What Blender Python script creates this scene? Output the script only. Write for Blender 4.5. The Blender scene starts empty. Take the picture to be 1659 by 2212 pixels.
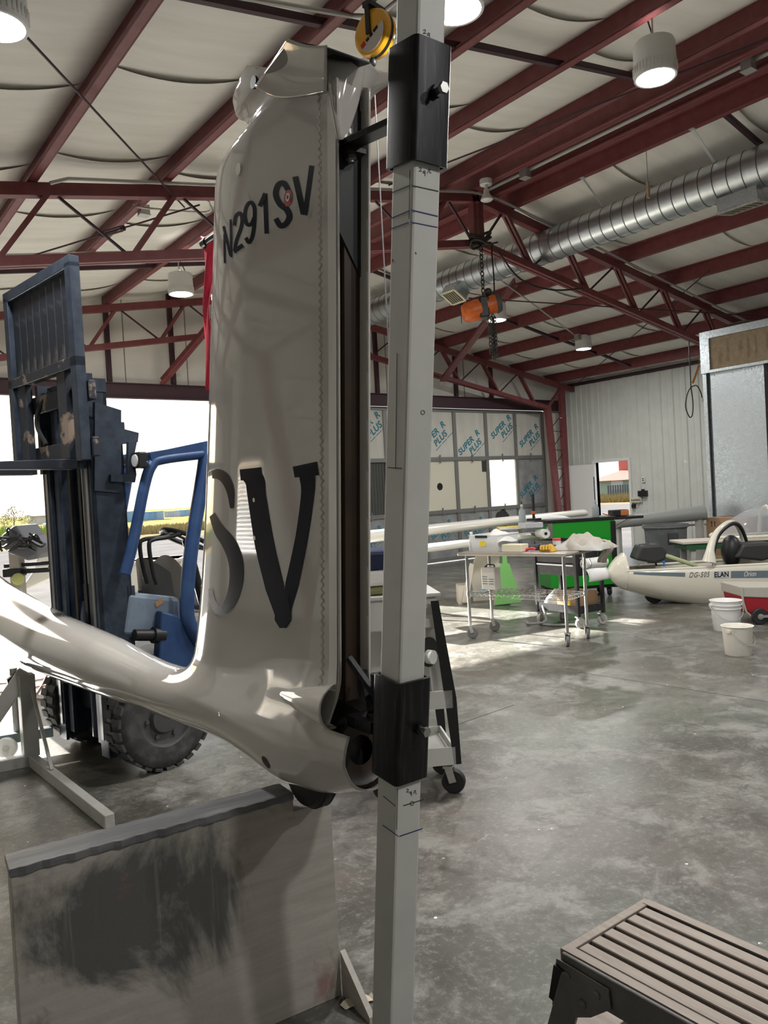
import bpy, bmesh, math, random
import numpy as np
from mathutils import Vector, Matrix

# ------------------------------------------------------------------ camera
F = 1690.0; CX, CY = 829.5, 1106.0           # focal length in pixels of the 1659 x 2212 frame
YAW = math.radians(36.9); ROLL = math.radians(3.2); PITCH = math.radians(-1.26)
CAM = np.array([0.0, 0.0, 1.55])
FW = np.array([math.sin(YAW)*math.cos(PITCH), math.cos(YAW)*math.cos(PITCH), math.sin(PITCH)])
_r0 = np.array([math.cos(YAW), -math.sin(YAW), 0.0]); _u0 = np.cross(_r0, FW)
RT = math.cos(ROLL)*_r0 - math.sin(ROLL)*_u0
UP = math.sin(ROLL)*_r0 + math.cos(ROLL)*_u0
scene = bpy.context.scene
COL = scene.collection
cam_data = bpy.data.cameras.new('camera')
cam_data.sensor_fit = 'HORIZONTAL'; cam_data.sensor_width = 36.0
cam_data.lens = F/1659.0*36.0; cam_data.clip_start = 0.02; cam_data.clip_end = 2000
cam = bpy.data.objects.new('camera', cam_data); COL.objects.link(cam)
cam.matrix_world = Matrix(((RT[0], UP[0], -FW[0], CAM[0]), (RT[1], UP[1], -FW[1], CAM[1]),
                           (RT[2], UP[2], -FW[2], CAM[2]), (0, 0, 0, 1)))
scene.camera = cam

# ------------------------------------------------------------------ light
EXPOSURE = 0.52
SUN_DIR = Vector((0.197, -0.985, -0.427)).normalized()   # low morning sun through the open hangar door
scene.view_settings.view_transform = 'Standard'
scene.view_settings.look = 'None'
scene.view_settings.gamma = 1.0
scene.view_settings.use_curve_mapping = False
scene.view_settings.exposure = EXPOSURE
world = bpy.data.worlds.new('world'); scene.world = world; world.use_nodes = True
wn = world.node_tree; wn.nodes.clear()
w_out = wn.nodes.new('ShaderNodeOutputWorld'); w_bg = wn.nodes.new('ShaderNodeBackground')
w_sky = wn.nodes.new('ShaderNodeTexSky'); w_sky.sky_type = 'NISHITA'; w_sky.sun_disc = False
w_sky.sun_elevation = math.radians(23.1); w_sky.sun_rotation = math.radians(-11.3)
w_sky.air_density = 1.3; w_sky.dust_density = 2.5; w_sky.ozone_density = 1.0
w_mix = wn.nodes.new('ShaderNodeMixRGB'); w_mix.inputs[0].default_value = 0.6
w_mix.inputs[2].default_value = (5.4, 5.6, 6.0, 1)
wn.links.new(w_sky.outputs[0], w_mix.inputs[1])
wn.links.new(w_mix.outputs[0], w_bg.inputs[0]); w_bg.inputs[1].default_value = 0.22
wn.links.new(w_bg.outputs[0], w_out.inputs[0])
sun_d = bpy.data.lights.new('sun', 'SUN'); sun_d.energy = 36.0; sun_d.angle = math.radians(0.6)
sun_d.color = (1.0, 0.96, 0.90)
sun = bpy.data.objects.new('sun', sun_d); COL.objects.link(sun)
sun.rotation_euler = SUN_DIR.to_track_quat('-Z', 'Y').to_euler(); sun.location = (0, 30, 20)
LAMP_W = 54.0

# ------------------------------------------------------------------ geometry of sight lines
def ray(x, y): return FW + RT*(x-CX)/F - UP*(y-CY)/F
def onz(x, y, z=0.0): d = ray(x, y); return CAM + d*((z-CAM[2])/d[2])
def onx(x, y, X): d = ray(x, y); return CAM + d*((X-CAM[0])/d[0])
def ony(x, y, Y): d = ray(x, y); return CAM + d*((Y-CAM[1])/d[1])
def atd(x, y, D): return CAM + ray(x, y)*D
def onplane(x, y, p0, n):
    d = ray(x, y); n = np.array(n, float); return CAM + d*(((np.array(p0)-CAM) @ n)/(d @ n))

# ------------------------------------------------------------------ materials
MATS = {}
def mat(name, col=(.5, .5, .5), rough=.5, metal=0.0, col2=None, scale=8.0, detail=6.0, lo=.35, hi=.65,
        bump=0.0, bscale=60.0, coat=0.0, emit=None, estr=0.0, alpha=1.0, trans=0.0, spec=.5,
        stretch=None, speck=None, speck_scale=60, speck_size=.12, rough2=None, ior=1.45):
    if name in MATS: return MATS[name]
    m = bpy.data.materials.new(name); m.use_nodes = True; nt = m.node_tree
    b = nt.nodes['Principled BSDF']; L = nt.links.new
    b.inputs['Base Color'].default_value = (*col, 1); b.inputs['Roughness'].default_value = rough
    b.inputs['Metallic'].default_value = metal; b.inputs['Specular IOR Level'].default_value = spec
    b.inputs['Coat Weight'].default_value = coat; b.inputs['Coat Roughness'].default_value = .04
    b.inputs['IOR'].default_value = ior
    b.inputs['Transmission Weight'].default_value = trans; b.inputs['Alpha'].default_value = alpha
    if emit: b.inputs['Emission Color'].default_value = (*emit, 1); b.inputs['Emission Strength'].default_value = estr
    if col2 or bump or speck:
        tc = nt.nodes.new('ShaderNodeTexCoord'); mp = nt.nodes.new('ShaderNodeMapping')
        L(tc.outputs['Object'], mp.inputs[0])
        if stretch: mp.inputs['Scale'].default_value = stretch
    if col2:
        n = nt.nodes.new('ShaderNodeTexNoise'); n.inputs['Scale'].default_value = scale; n.inputs['Detail'].default_value = detail
        n.inputs['Roughness'].default_value = .62
        r = nt.nodes.new('ShaderNodeMapRange'); r.inputs[1].default_value = lo; r.inputs[2].default_value = hi
        mx = nt.nodes.new('ShaderNodeMixRGB'); mx.inputs[1].default_value = (*col, 1); mx.inputs[2].default_value = (*col2, 1)
        L(mp.outputs[0], n.inputs['Vector']); L(n.outputs[0], r.inputs[0]); L(r.outputs[0], mx.inputs[0])
        last = mx.outputs[0]
        if rough2 is not None:
            rr = nt.nodes.new('ShaderNodeMapRange'); rr.inputs[3].default_value = rough; rr.inputs[4].default_value = rough2
            L(r.outputs[0], rr.inputs[0]); L(rr.outputs[0], b.inputs['Roughness'])
        L(last, b.inputs['Base Color'])
    if speck:
        v = nt.nodes.new('ShaderNodeTexVoronoi'); v.inputs['Scale'].default_value = speck_scale
        lt = nt.nodes.new('ShaderNodeMath'); lt.operation = 'LESS_THAN'; lt.inputs[1].default_value = speck_size
        m2 = nt.nodes.new('ShaderNodeMixRGB'); m2.inputs[2].default_value = (*speck, 1)
        if col2: L(last, m2.inputs[1])
        else: m2.inputs[1].default_value = (*col, 1)
        L(mp.outputs[0], v.inputs['Vector']); L(v.outputs['Distance'], lt.inputs[0]); L(lt.outputs[0], m2.inputs[0])
        L(m2.outputs[0], b.inputs['Base Color'])
    if bump:
        n2 = nt.nodes.new('ShaderNodeTexNoise'); n2.inputs['Scale'].default_value = bscale; n2.inputs['Detail'].default_value = 4
        bp = nt.nodes.new('ShaderNodeBump'); bp.inputs['Strength'].default_value = bump; bp.inputs['Distance'].default_value = .01
        L(mp.outputs[0], n2.inputs['Vector']); L(n2.outputs[0], bp.inputs['Height']); L(bp.outputs[0], b.inputs['Normal'])
    MATS[name] = m
    return m

def concrete_material():
    m = bpy.data.materials.new('polished_concrete'); m.use_nodes = True; nt = m.node_tree; L = nt.links.new
    b = nt.nodes['Principled BSDF']
    tc = nt.nodes.new('ShaderNodeTexCoord')
    def noise(s, d, w=0.0):
        n = nt.nodes.new('ShaderNodeTexNoise'); n.inputs['Scale'].default_value = s; n.inputs['Detail'].default_value = d
        n.inputs['Roughness'].default_value = .68; n.inputs['Distortion'].default_value = w
        L(tc.outputs['Object'], n.inputs['Vector']); return n
    def rng(src, a, c_, o1=0., o2=1.):
        r = nt.nodes.new('ShaderNodeMapRange'); r.inputs[1].default_value = a; r.inputs[2].default_value = c_
        r.inputs[3].default_value = o1; r.inputs[4].default_value = o2; L(src, r.inputs[0]); return r.outputs[0]
    def mix(f, c1, c2, mode='MIX'):
        x = nt.nodes.new('ShaderNodeMixRGB'); x.blend_type = mode
        if isinstance(f, float): x.inputs[0].default_value = f
        else: L(f, x.inputs[0])
        for i, c in ((1, c1), (2, c2)):
            if isinstance(c, tuple): x.inputs[i].default_value = (*c, 1)
            else: L(c, x.inputs[i])
        return x.outputs[0]
    big = noise(.7, 8, .5); mid = noise(2.6, 12, .4); fine = noise(34, 8); hue = noise(.5, 3)
    for n_ in (mid, fine): n_.inputs['Roughness'].default_value = .78
    c = mix(rng(big.outputs[0], .34, .66), (.058, .056, .046), (.140, .136, .118))
    c = mix(rng(hue.outputs[0], .50, .62, 0, .35), c, (.095, .112, .085)); c = mix(rng(hue.outputs[0], .48, .38, 0, .3), c, (.15, .115, .10))
    c = mix(rng(mid.outputs[0], .49, .60, 0, .75), c, (.235, .232, .212))
    c = mix(rng(fine.outputs[0], .52, .68, 0, .6), c, (.30, .297, .277))
    dk = noise(7, 11, .8); dk.inputs['Roughness'].default_value = .75
    c = mix(rng(dk.outputs[0], .51, .62, 0, .7), c, (.055, .052, .044))
    scf = noise(4.2, 14, 1.2); scf.inputs['Roughness'].default_value = .85
    c = mix(rng(scf.outputs[0], .60, .68, 0, .7), c, (.48, .476, .455))
    v = nt.nodes.new('ShaderNodeTexVoronoi'); v.inputs['Scale'].default_value = 11
    L(tc.outputs['Object'], v.inputs['Vector'])
    lt = nt.nodes.new('ShaderNodeMath'); lt.operation = 'LESS_THAN'; lt.inputs[1].default_value = .075; L(v.outputs['Distance'], lt.inputs[0])
    msk = nt.nodes.new('ShaderNodeMath'); msk.operation = 'MULTIPLY'; L(lt.outputs[0], msk.inputs[0]); L(rng(noise(5.5, 4).outputs[0], .57, .60), msk.inputs[1])
    c = mix(msk.outputs[0], c, (.80, .78, .74))
    L(c, b.inputs['Base Color'])
    L(rng(mid.outputs[0], .3, .75, .26, .46), b.inputs['Roughness'])
    b.inputs['Specular IOR Level'].default_value = .55
    bp = nt.nodes.new('ShaderNodeBump'); bp.inputs['Strength'].default_value = .12; bp.inputs['Distance'].default_value = .004
    L(fine.outputs[0], bp.inputs['Height']); L(bp.outputs[0], b.inputs['Normal'])
    return m

RED = mat('red_iron_paint', (.165, .040, .043), .45, col2=(.20, .058, .060), scale=9)
DRED = mat('dark_red_iron_paint', (.05, .02, .028), .55)
VINYL = mat('white_vinyl_insulation', (.80, .78, .72), .55, col2=(.73, .705, .64), scale=2.2, bump=.10, bscale=7, stretch=(.5, 3.5, 1))
GEL = mat('warm_white_gelcoat', (.53, .51, .475), .06, coat=.5, spec=.5)
GEL2 = mat('cream_gelcoat', (.80, .77, .66), .14, coat=.5)
POSTW = mat('white_post_paint', (.54, .54, .51), .42, col2=(.49, .49, .465), scale=5, bump=.03)
STEELB = mat('black_mill_scale_steel', (.016, .016, .018), .36, .6, col2=(.06, .06, .065), scale=14, lo=.5, hi=.85, stretch=(6, 6, .6))
BLACK = mat('black_plastic', (.012, .012, .013), .45)
RUB = mat('black_rubber', (.018, .018, .02), .62)
DRUB = mat('dusty_tyre_rubber', (.045, .045, .046), .8, col2=(.12, .118, .11), scale=14, lo=.42, hi=.8)
ZINC = mat('zinc_bolt_steel', (.42, .42, .41), .36, 1.0)
CHROME = mat('chrome_steel', (.66, .66, .65), .16, 1.0)
GALV = mat('galvanised_steel', (.60, .65, .68), .30, .85, col2=(.42, .47, .50), scale=38, detail=3, rough2=.45)
DUCT = mat('spiral_duct_steel', (.60, .63, .64), .32, .9, col2=(.50, .53, .55), scale=3, stretch=(1, 3, 1))
NAVY = mat('navy_decal', (.006, .008, .017), .4, spec=.04)
WHITE = mat('white_plastic', (.78, .78, .76), .4)
DIRTYW = mat('dirty_white_plastic', (.70, .67, .60), .45, col2=(.50, .45, .37), scale=6, lo=.5, hi=.85)
GREEN = mat('green_tool_paint', (.012, .30, .022), .32, coat=.3)
BLUEFL = mat('blue_forklift_paint', (.016, .045, .14), .42, col2=(.03, .07, .17), scale=8)
DARKFL = mat('haze_blue_mast_steel', (.020, .030, .050), .48, .3, col2=(.045, .060, .085), scale=10)  # blue of the lens haze over the mast is put into this colour
WORN = mat('worn_painted_steel', (.03, .036, .05), .5, .3, col2=(.32, .25, .20), scale=5, lo=.56, hi=.62)
SEATG = mat('grey_seat_vinyl', (.26, .245, .225), .6)
COWL = mat('blue_grey_cowl_paint', (.20, .26, .33), .4, col2=(.15, .19, .25), scale=7)
INK = mat('black_marker_ink', (.01, .01, .012), .6)
BLUEINK = mat('blue_marker_ink', (.015, .02, .13), .6)
TEAL = mat('teal_print', (.03, .20, .27), .6)
LAMPW = mat('white_lamp_housing', (.72, .72, .70), .4)
GLOW = mat('lamp_glow', (1, 1, 1), .5, emit=(1.0, .98, .93), estr=28.0)

# ------------------------------------------------------------------ mesh builder
class MB:
    def __init__(s): s.v = []; s.f = []
    def add(s, vs, fs):
        o = len(s.v); s.v += [tuple(float(c) for c in p) for p in vs]; s.f += [tuple(i+o for i in f) for f in fs]; return s
    def box(s, lo, hi):
        x0, y0, z0 = lo; x1, y1, z1 = hi
        return s.add([(x0,y0,z0),(x1,y0,z0),(x1,y1,z0),(x0,y1,z0),(x0,y0,z1),(x1,y0,z1),(x1,y1,z1),(x0,y1,z1)],
                     [(0,3,2,1),(4,5,6,7),(0,1,5,4),(1,2,6,5),(2,3,7,6),(3,0,4,7)])
    def bar(s, p, q, w, h=None, ref=(0, 0, 1)):
        """rectangular bar from p to q; w across, h along the reference direction"""
        h = w if h is None else h
        p = np.array(p, float); q = np.array(q, float); t = q-p; t /= np.linalg.norm(t)
        a = np.cross(np.array(ref, float), t)
        if np.linalg.norm(a) < 1e-4: a = np.cross(np.array((1., 0, 0)), t)
        a /= np.linalg.norm(a); b = np.cross(t, a)
        vs = []
        for e in (p, q):
            for sa, sb in ((-1,-1),(1,-1),(1,1),(-1,1)): vs.append(e+a*sa*w/2+b*sb*h/2)
        return s.add(vs, [(0,3,2,1),(4,5,6,7),(0,1,5,4),(1,2,6,5),(2,3,7,6),(3,0,4,7)])
    def angle(s, p, q, w, t=.008, ref=(0, 0, 1)):
        """double-leg section (L) from p to q"""
        p = np.array(p, float); q = np.array(q, float); d = q-p; d /= np.linalg.norm(d)
        a = np.cross(np.array(ref, float), d); a /= np.linalg.norm(a); b = np.cross(d, a)
        s.bar(p+a*w/2, q+a*w/2, w, t, ref=b); s.bar(p+b*w/2, q+b*w/2, t, w, ref=b); return s
    def cyl(s, p, q, r, n=12, r2=None, caps=True):
        r2 = r if r2 is None else r2
        p = np.array(p, float); q = np.array(q, float); t = q-p; t /= np.linalg.norm(t)
        a = np.cross(t, (0, 0, 1.0))
        if np.linalg.norm(a) < 1e-4: a = np.cross(t, (1.0, 0, 0))
        a /= np.linalg.norm(a); b = np.cross(t, a); vs = []
        for e, rr in ((p, r), (q, r2)):
            for i in range(n):
                an = 2*math.pi*i/n; vs.append(e+rr*(a*math.cos(an)+b*math.sin(an)))
        fs = [(i, (i+1) % n, n+(i+1) % n, n+i) for i in range(n)]
        if caps: fs += [tuple(range(n-1, -1, -1)), tuple(range(n, 2*n))]
        return s.add(vs, fs)
    def tube(s, pts, r, n=8, closed=False):
        pts = [np.array(p, float) for p in pts]; m = len(pts); rings = []; a0 = None
        for i, p in enumerate(pts):
            if closed: t = pts[(i+1) % m]-pts[i-1]
            else: t = pts[min(i+1, m-1)]-pts[max(i-1, 0)]
            t = t/np.linalg.norm(t)
            if a0 is None:
                a0 = np.cross(t, (0, 0, 1.0))
                if np.linalg.norm(a0) < 1e-3: a0 = np.cross(t, (1.0, 0, 0))
            a = a0-t*(a0 @ t); a /= np.linalg.norm(a); a0 = a; b = np.cross(t, a)
            rr = r[i] if isinstance(r, (list, tuple)) else r
            rings.append([p+rr*(a*math.cos(2*math.pi*k/n)+b*math.sin(2*math.pi*k/n)) for k in range(n)])
        vs = [v for rg in rings for v in rg]; fs = []
        for i in range(m if closed else m-1):
            j = (i+1) % m
            for k in range(n): fs.append((i*n+k, i*n+(k+1) % n, j*n+(k+1) % n, j*n+k))
        if not closed: fs += [tuple(range(n-1, -1, -1)), tuple(range((m-1)*n, m*n))]
        return s.add(vs, fs)
    def lathe(s, prof, c=(0, 0, 0), axis=(0, 0, 1), n=24, cap=True):
        """profile [(radius, height)] turned about an axis through c"""
        ax = np.array(axis, float); ax /= np.linalg.norm(ax)
        a = np.cross(ax, (0, 0, 1.0))
        if np.linalg.norm(a) < 1e-3: a = np.array((1.0, 0, 0))
        a /= np.linalg.norm(a); b = np.cross(ax, a); c = np.array(c, float); vs = []
        for r, h in prof:
            for k in range(n):
                an = 2*math.pi*k/n; vs.append(c+ax*h+max(r, 1e-5)*(a*math.cos(an)+b*math.sin(an)))
        fs = []
        for i in range(len(prof)-1):
            for k in range(n): fs.append((i*n+k, i*n+(k+1) % n, (i+1)*n+(k+1) % n, (i+1)*n+k))
        if cap: fs += [tuple(range(n-1, -1, -1)), tuple(range((len(prof)-1)*n, len(prof)*n))]
        return s.add(vs, fs)
    def prism(s, poly, off):
        """polygon of 3-D points pushed along an offset vector"""
        n = len(poly); off = np.array(off, float)
        vs = [np.array(p, float) for p in poly]+[np.array(p, float)+off for p in poly]
        fs = [tuple(range(n-1, -1, -1)), tuple(range(n, 2*n))]+[(i, (i+1) % n, n+(i+1) % n, n+i) for i in range(n)]
        return s.add(vs, fs)
    def grid(s, fn, nu, nv):
        vs = [fn(i/nu, j/nv) for j in range(nv+1) for i in range(nu+1)]
        fs = [(j*(nu+1)+i, j*(nu+1)+i+1, (j+1)*(nu+1)+i+1, (j+1)*(nu+1)+i) for j in range(nv) for i in range(nu)]
        return s.add(vs, fs)
    def ball(s, c, r, n=16, m=10):
        r = (r, r, r) if not isinstance(r, (tuple, list)) else r
        def fn(u, v):
            t = 2*math.pi*u; p = math.pi*(v*.998+.001)
            return (c[0]+r[0]*math.sin(p)*math.cos(t), c[1]+r[1]*math.sin(p)*math.sin(t), c[2]-r[2]*math.cos(p))
        return s.grid(fn, n, m)
    def mesh(s, name):
        me = bpy.data.meshes.new(name); me.from_pydata(s.v, [], s.f)
        bm = bmesh.new(); bm.from_mesh(me)
        bmesh.ops.recalc_face_normals(bm, faces=bm.faces); bm.to_mesh(me); bm.free(); me.update(); return me

def smooth_mesh(me, angle=40):
    for p in me.polygons: p.use_smooth = True
    try: me.set_sharp_from_angle(angle=math.radians(angle))
    except Exception: pass

def obj(name, mb, material, parent=None, smooth=False, bevel=0.0, solid=0.0, sub=0):
    me = mb if isinstance(mb, bpy.types.Mesh) else mb.mesh(name)
    if material is not None and len(me.materials) == 0: me.materials.append(material)
    if smooth: smooth_mesh(me, 180 if smooth == 2 else 40)
    o = bpy.data.objects.new(name, me); COL.objects.link(o)
    if parent is not None: o.parent = parent
    if bevel:
        md = o.modifiers.new('bevel', 'BEVEL'); md.width = bevel; md.segments = 2; md.limit_method = 'ANGLE'; md.angle_limit = math.radians(40)
    if sub:
        md = o.modifiers.new('sub', 'SUBSURF'); md.use_limit_surface = False; md.levels = sub; md.render_levels = sub; md.boundary_smooth = 'PRESERVE_CORNERS'
    if solid:
        md = o.modifiers.new('thickness', 'SOLIDIFY'); md.thickness = abs(solid); md.offset = -1 if solid > 0 else 1
    return o

def tag(o, label, cat, group=None):
    o['label'] = label; o['category'] = cat
    if group: o['group'] = group
    return o
def structure(o): o['kind'] = 'structure'; return o
def thing(name, label, cat, loc=(0, 0, 0), rz=0.0, group=None):
    o = bpy.data.objects.new(name, None); COL.objects.link(o)
    o.empty_display_size = .1
    o.location = tuple(float(c) for c in loc); o.rotation_euler = (0, 0, rz)
    return tag(o, label, cat, group)
def copy_tree(o, parent=None):
    c = o.copy(); COL.objects.link(c); c.parent = parent
    for ch in list(o.children): copy_tree(ch, c)
    return c
class Frame:
    """local frame standing on the floor: to_local converts a world point"""
    def __init__(s, loc, rz): s.loc = np.array(loc, float); s.rz = rz; s.c = math.cos(rz); s.s = math.sin(rz)
    def loc_of(s, w):
        d = np.array(w, float)-s.loc; return np.array((d[0]*s.c+d[1]*s.s, -d[0]*s.s+d[1]*s.c, d[2]))
    def world(s, l): return s.loc+np.array((l[0]*s.c-l[1]*s.s, l[0]*s.s+l[1]*s.c, l[2]))
    def side(s, px, py, ly):      # point on the plane local y = ly
        n = np.array((-s.s, s.c, 0)); return s.loc_of(onplane(px, py, s.world((0, ly, 0)), n))
    def front(s, px, py, lx):     # point on the plane local x = lx
        n = np.array((s.c, s.s, 0)); return s.loc_of(onplane(px, py, s.world((lx, 0, 0)), n))
def text_mesh(body, size=1.0, extrude=0.0, shear=0.0, space=1.0, bold=0.0):
    cu = bpy.data.curves.new('lettering', 'FONT'); cu.body = body; cu.size = size; cu.extrude = extrude
    cu.shear = shear; cu.space_character = space; cu.align_x = 'CENTER'; cu.align_y = 'CENTER'; cu.offset = bold; cu.resolution_u = 3
    o = bpy.data.objects.new('lettering', cu); COL.objects.link(o)
    dg = bpy.context.evaluated_depsgraph_get(); dg.update()
    me = bpy.data.meshes.new_from_object(o.evaluated_get(dg))
    bpy.data.objects.remove(o); bpy.data.curves.remove(cu); return me
def catmull(pts, n=8):
    P = [np.array(p, float) for p in pts]; P = [2*P[0]-P[1]]+P+[2*P[-1]-P[-2]]; out = []
    for i in range(1, len(P)-2):
        for k in range(n):
            t = k/n; a, b, c, d = P[i-1], P[i], P[i+1], P[i+2]
            out.append(.5*((2*b)+(-a+c)*t+(2*a-5*b+4*c-d)*t*t+(-a+3*b-3*c+d)*t**3))
    out.append(P[-2]); return out
# ================================================================== THE HANGAR
XR, ZR, SL = 7.10, 5.30, 0.17          # ridge line, purlin underside at the ridge, roof slope
XL, XW = -3.00, 15.36                  # side walls
YD, YB = 12.81, -8.0                   # door wall, back wall
def zroof(x): return ZR - SL*abs(x-XR)

# floor slab, apron and field
CONC = concrete_material()
fl = structure(obj('floor', MB().box((XL-.3, YB-.3, -.15), (XW+.3, YD+.3, 0)), CONC))
for _j in ([(1250, 1452), (1659, 1516)], [(985, 1566), (1110, 1523)], [(1240, 1420), (1480, 1395)]):
    _p, _q = onz(*_j[0]), onz(*_j[1]); obj('floor_joint', MB().bar(_p+(0, 0, .0004), _q+(0, 0, .0004), .007, .0006), mat('dark_floor_joint', (.06, .056, .05), .8), fl)  # dark strips along the control joints of the slab
TARMAC = mat('pale_tarmac', (.105, .103, .102), .95, col2=(.080, .078, .077), scale=.8, bump=.1, bscale=30, spec=0)
GRAVEL = mat('dry_dirt', (.17, .13, .075), .95, col2=(.13, .10, .06), scale=.5, spec=0)
DRYG = mat('dry_field', (.165, .14, .065), .95, col2=(.12, .115, .05), scale=.12, detail=8, spec=0)
structure(obj('apron_ground', MB().box((-90, YD+.3, -.15), (XW+.3, 38, -.02)).box((XW+.3, -60, -.15), (46, 38, -.02)), TARMAC))
structure(obj('verge_ground', MB().box((-260, 38, -.2), (46, 46, -.03)).box((46, -90, -.2), (52, 46, -.03)), GRAVEL))
structure(obj('field_ground', MB().box((-500, 46, -.25), (46, 700, -.04)).box((52, -300, -.25), (700, 700, -.06)).box((46, 46, -.25), (52, 700, -.06)), DRYG))

# ceiling: vinyl faced insulation sheets sagging between the purlins
xs = [XR-.60-1.17*k for k in range(8)][::-1]+[XR-.16, XR+.20]+[XR+.60+1.17*k for k in range(7)]
roof_deck = MB()
for a, b in ((XL-.3, XR), (XR, XW+.3)):
    roof_deck.add([(a, YB-.3, zroof(a)+.32), (b, YB-.3, zroof(b)+.32), (b, YD+.6, zroof(b)+.32), (a, YD+.6, zroof(a)+.32),
                   (a, YB-.3, zroof(a)+.36), (b, YB-.3, zroof(b)+.36), (b, YD+.6, zroof(b)+.36), (a, YD+.6, zroof(a)+.36)],
                  [(0,1,2,3),(4,7,6,5),(0,4,5,1),(1,5,6,2),(2,6,7,3),(3,7,4,0)])
ceiling = structure(obj('ceiling', roof_deck, GALV))
def panel_mesh(w, ln, sag):
    def fn(u, v):
        x = (u-.5)*w
        edge = .018*math.exp(-((v)/.02)**2)+.012*math.exp(-((1-v)/.03)**2)
        fold = .010*math.sin(9*v+2*u)*math.sin(math.pi*u)*(.5+.5*math.sin(5*v))
        return (x, v*(ln+.06)-.03, -sag*(1-(2*u-1)**2)*(1+.35*math.exp(-(v/.10)**2))-edge*math.sin(math.pi*u)*1.2+fold)
    me = MB().grid(fn, 14, 26).mesh('insulation_sheet'); me.materials.append(VINYL); smooth_mesh(me, 180); return me
bays = list(zip([XL-.25]+xs, xs+[XW+.25]))
pm = {}
ROW = 1.55
for i, (a, b) in enumerate(bays):
    wd = round(b-a, 2)
    w = math.hypot(wd, SL*wd if not (a < XR < b) else 0)
    if wd not in pm: pm[wd] = panel_mesh(w, ROW, .055 if wd > .8 else .015)
    y = YB-.2
    k = 0
    while y < YD+.1:
        o = bpy.data.objects.new('insulation_sheet', pm[wd]); COL.objects.link(o); o.parent = ceiling
        mid = (a+b)/2; o.location = (mid, y+(.35 if i % 2 else 0)-.35, (zroof(a)+zroof(b))/2+.205)
        o.rotation_euler = (0, math.atan2(zroof(a)-zroof(b), wd), 0)
        y += ROW; k += 1
# purlins: Z sections running the length of the hangar
def zsec(h, fl_, ln, t=.012):
    return MB().box((-t/2, 0, 0), (t/2, ln, h)).box((0, 0, 0), (fl_, ln, t)).box((-fl_, 0, h-t), (0, ln, h)).box((fl_-t, 0, 0), (fl_, ln, .022)).mesh('purlin')
pz = zsec(.20, .075, YD-YB); pz.materials.append(RED)
pzr = MB().box((-.008, 0, 0), (.008, YD-YB, .24)).box((-.05, 0, 0), (.05, YD-YB, .014)).mesh('ridge_purlin'); pzr.materials.append(RED)
for x in xs:
    rid = abs(x-XR) < .3
    o = bpy.data.objects.new('purlin', pzr if rid else pz); COL.objects.link(o); o.parent = ceiling
    o.location = (x, YB, zroof(x)-(.03 if rid else 0)); o.scale = (1 if x > XR else -1, 1, 1)
# bridging angles between the purlins
for yb in (4.2, 10.3):
    for a, b in zip(xs[:-1], xs[1:]):
        if b-a < .5: continue
        obj('bridging_angle', MB().angle((a, yb, zroof(a)+.03), (b, yb+.05, zroof(b)+.03), .045, .006), DRED, ceiling)

# ---- trusses
def lattice(name, label, Y):
    t = thing(name, label, 'truss', (XR, Y, 0), 0, 'roof trusses')
    tc = lambda x: (x-XR, 0, zroof(x)-.055)
    zb = lambda x: 4.66-.175*abs(x-XR)
    bc = lambda x: (x-XR, 0, zb(x))
    for sgn, xe in ((-1, XL+.05), (1, XW-.05)):
        obj('top_chord', MB().bar(tc(XR-sgn*.02), tc(xe), .10, .11), RED, t)
        xk = XR+sgn*7.25 if sgn > 0 else XL+.95
        m = MB()
        for o_ in (-.035, .035):
            p, q = bc(XR), bc(xk)
            m.bar((p[0], o_, p[2]), (q[0], o_, q[2]), .05, .085)
        obj('bottom_chord', m, RED, t)
        for k in range(6 if sgn > 0 else 7):
            xt = XR+sgn*(.50+1.165*k); xb = XR+sgn*(.98+1.165*k)
            m = MB()
            for o_ in (-.03, .03):
                p, q = tc(xt), bc(min(xb, 14.3) if sgn > 0 else xb); m.bar((p[0], o_, p[2]), (q[0], o_, q[2]), .03, .045)
            obj('web_strut', m, RED, t)
            if k < (5 if sgn > 0 else 6):
                obj('web_rod', MB().bar(bc(xb), tc(XR+sgn*(.50+1.165*(k+1))), .022), DRED, t)
        obj('web_rod', MB().bar(tc(XR+sgn*.5), bc(XR+sgn*.06), .026), DRED, t)
        # tapered lattice column
        xi0, xi1, xo = (XR+7.25, XR+7.54, XR+7.78) if sgn > 0 else (XL+.95, XL+.5, XL+.12)
        obj('column_inner_flange', MB().bar((xi0-XR, 0, zb(xi0)+.03), (xi1-XR, 0, 0), .16, .09, ref=(0, 1, 0)), RED, t)
        obj('column_outer_flange', MB().bar((xo-XR, 0, zroof(xo)), (xo-XR, 0, 0), .16, .09, ref=(0, 1, 0)), RED, t)
        m = MB()
        for k in range(7):
            z0 = .15+k*.45; xa = xi1+(xi0-xi1)*z0/3.2; m.bar((xa-XR, 0, z0), (xo-XR, 0, z0+.42), .014); xa = xi1+(xi0-xi1)*(z0+.45)/3.2; m.bar((xa-XR, 0, z0+.45), (xo-XR, 0, z0+.42), .014)
        obj('column_lacing', m, DRED, t)
        obj('eave_strut', MB().bar((xi0-XR, 0, zb(xi0)), (xo-XR, 0, zroof(xo)-.1), .06), RED, t)
    m = MB()
    for o_ in (-.06, .06): m.bar((o_, 0, 4.64), (o_, 0, ZR-.06), .05, .10, ref=(0, 1, 0))
    obj('king_post', m, RED, t)
    return t
lattice('roof_truss', 'dark red steel truss overhead carrying the orange chain hoist', 7.17)
lattice('roof_truss', 'dark red steel truss in front of the far gable wall', 12.45)
lattice('roof_truss', 'dark red steel truss above and behind the viewpoint', 1.30)
lattice('roof_truss', 'dark red steel truss near the back wall of the hangar', -4.4)

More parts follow.
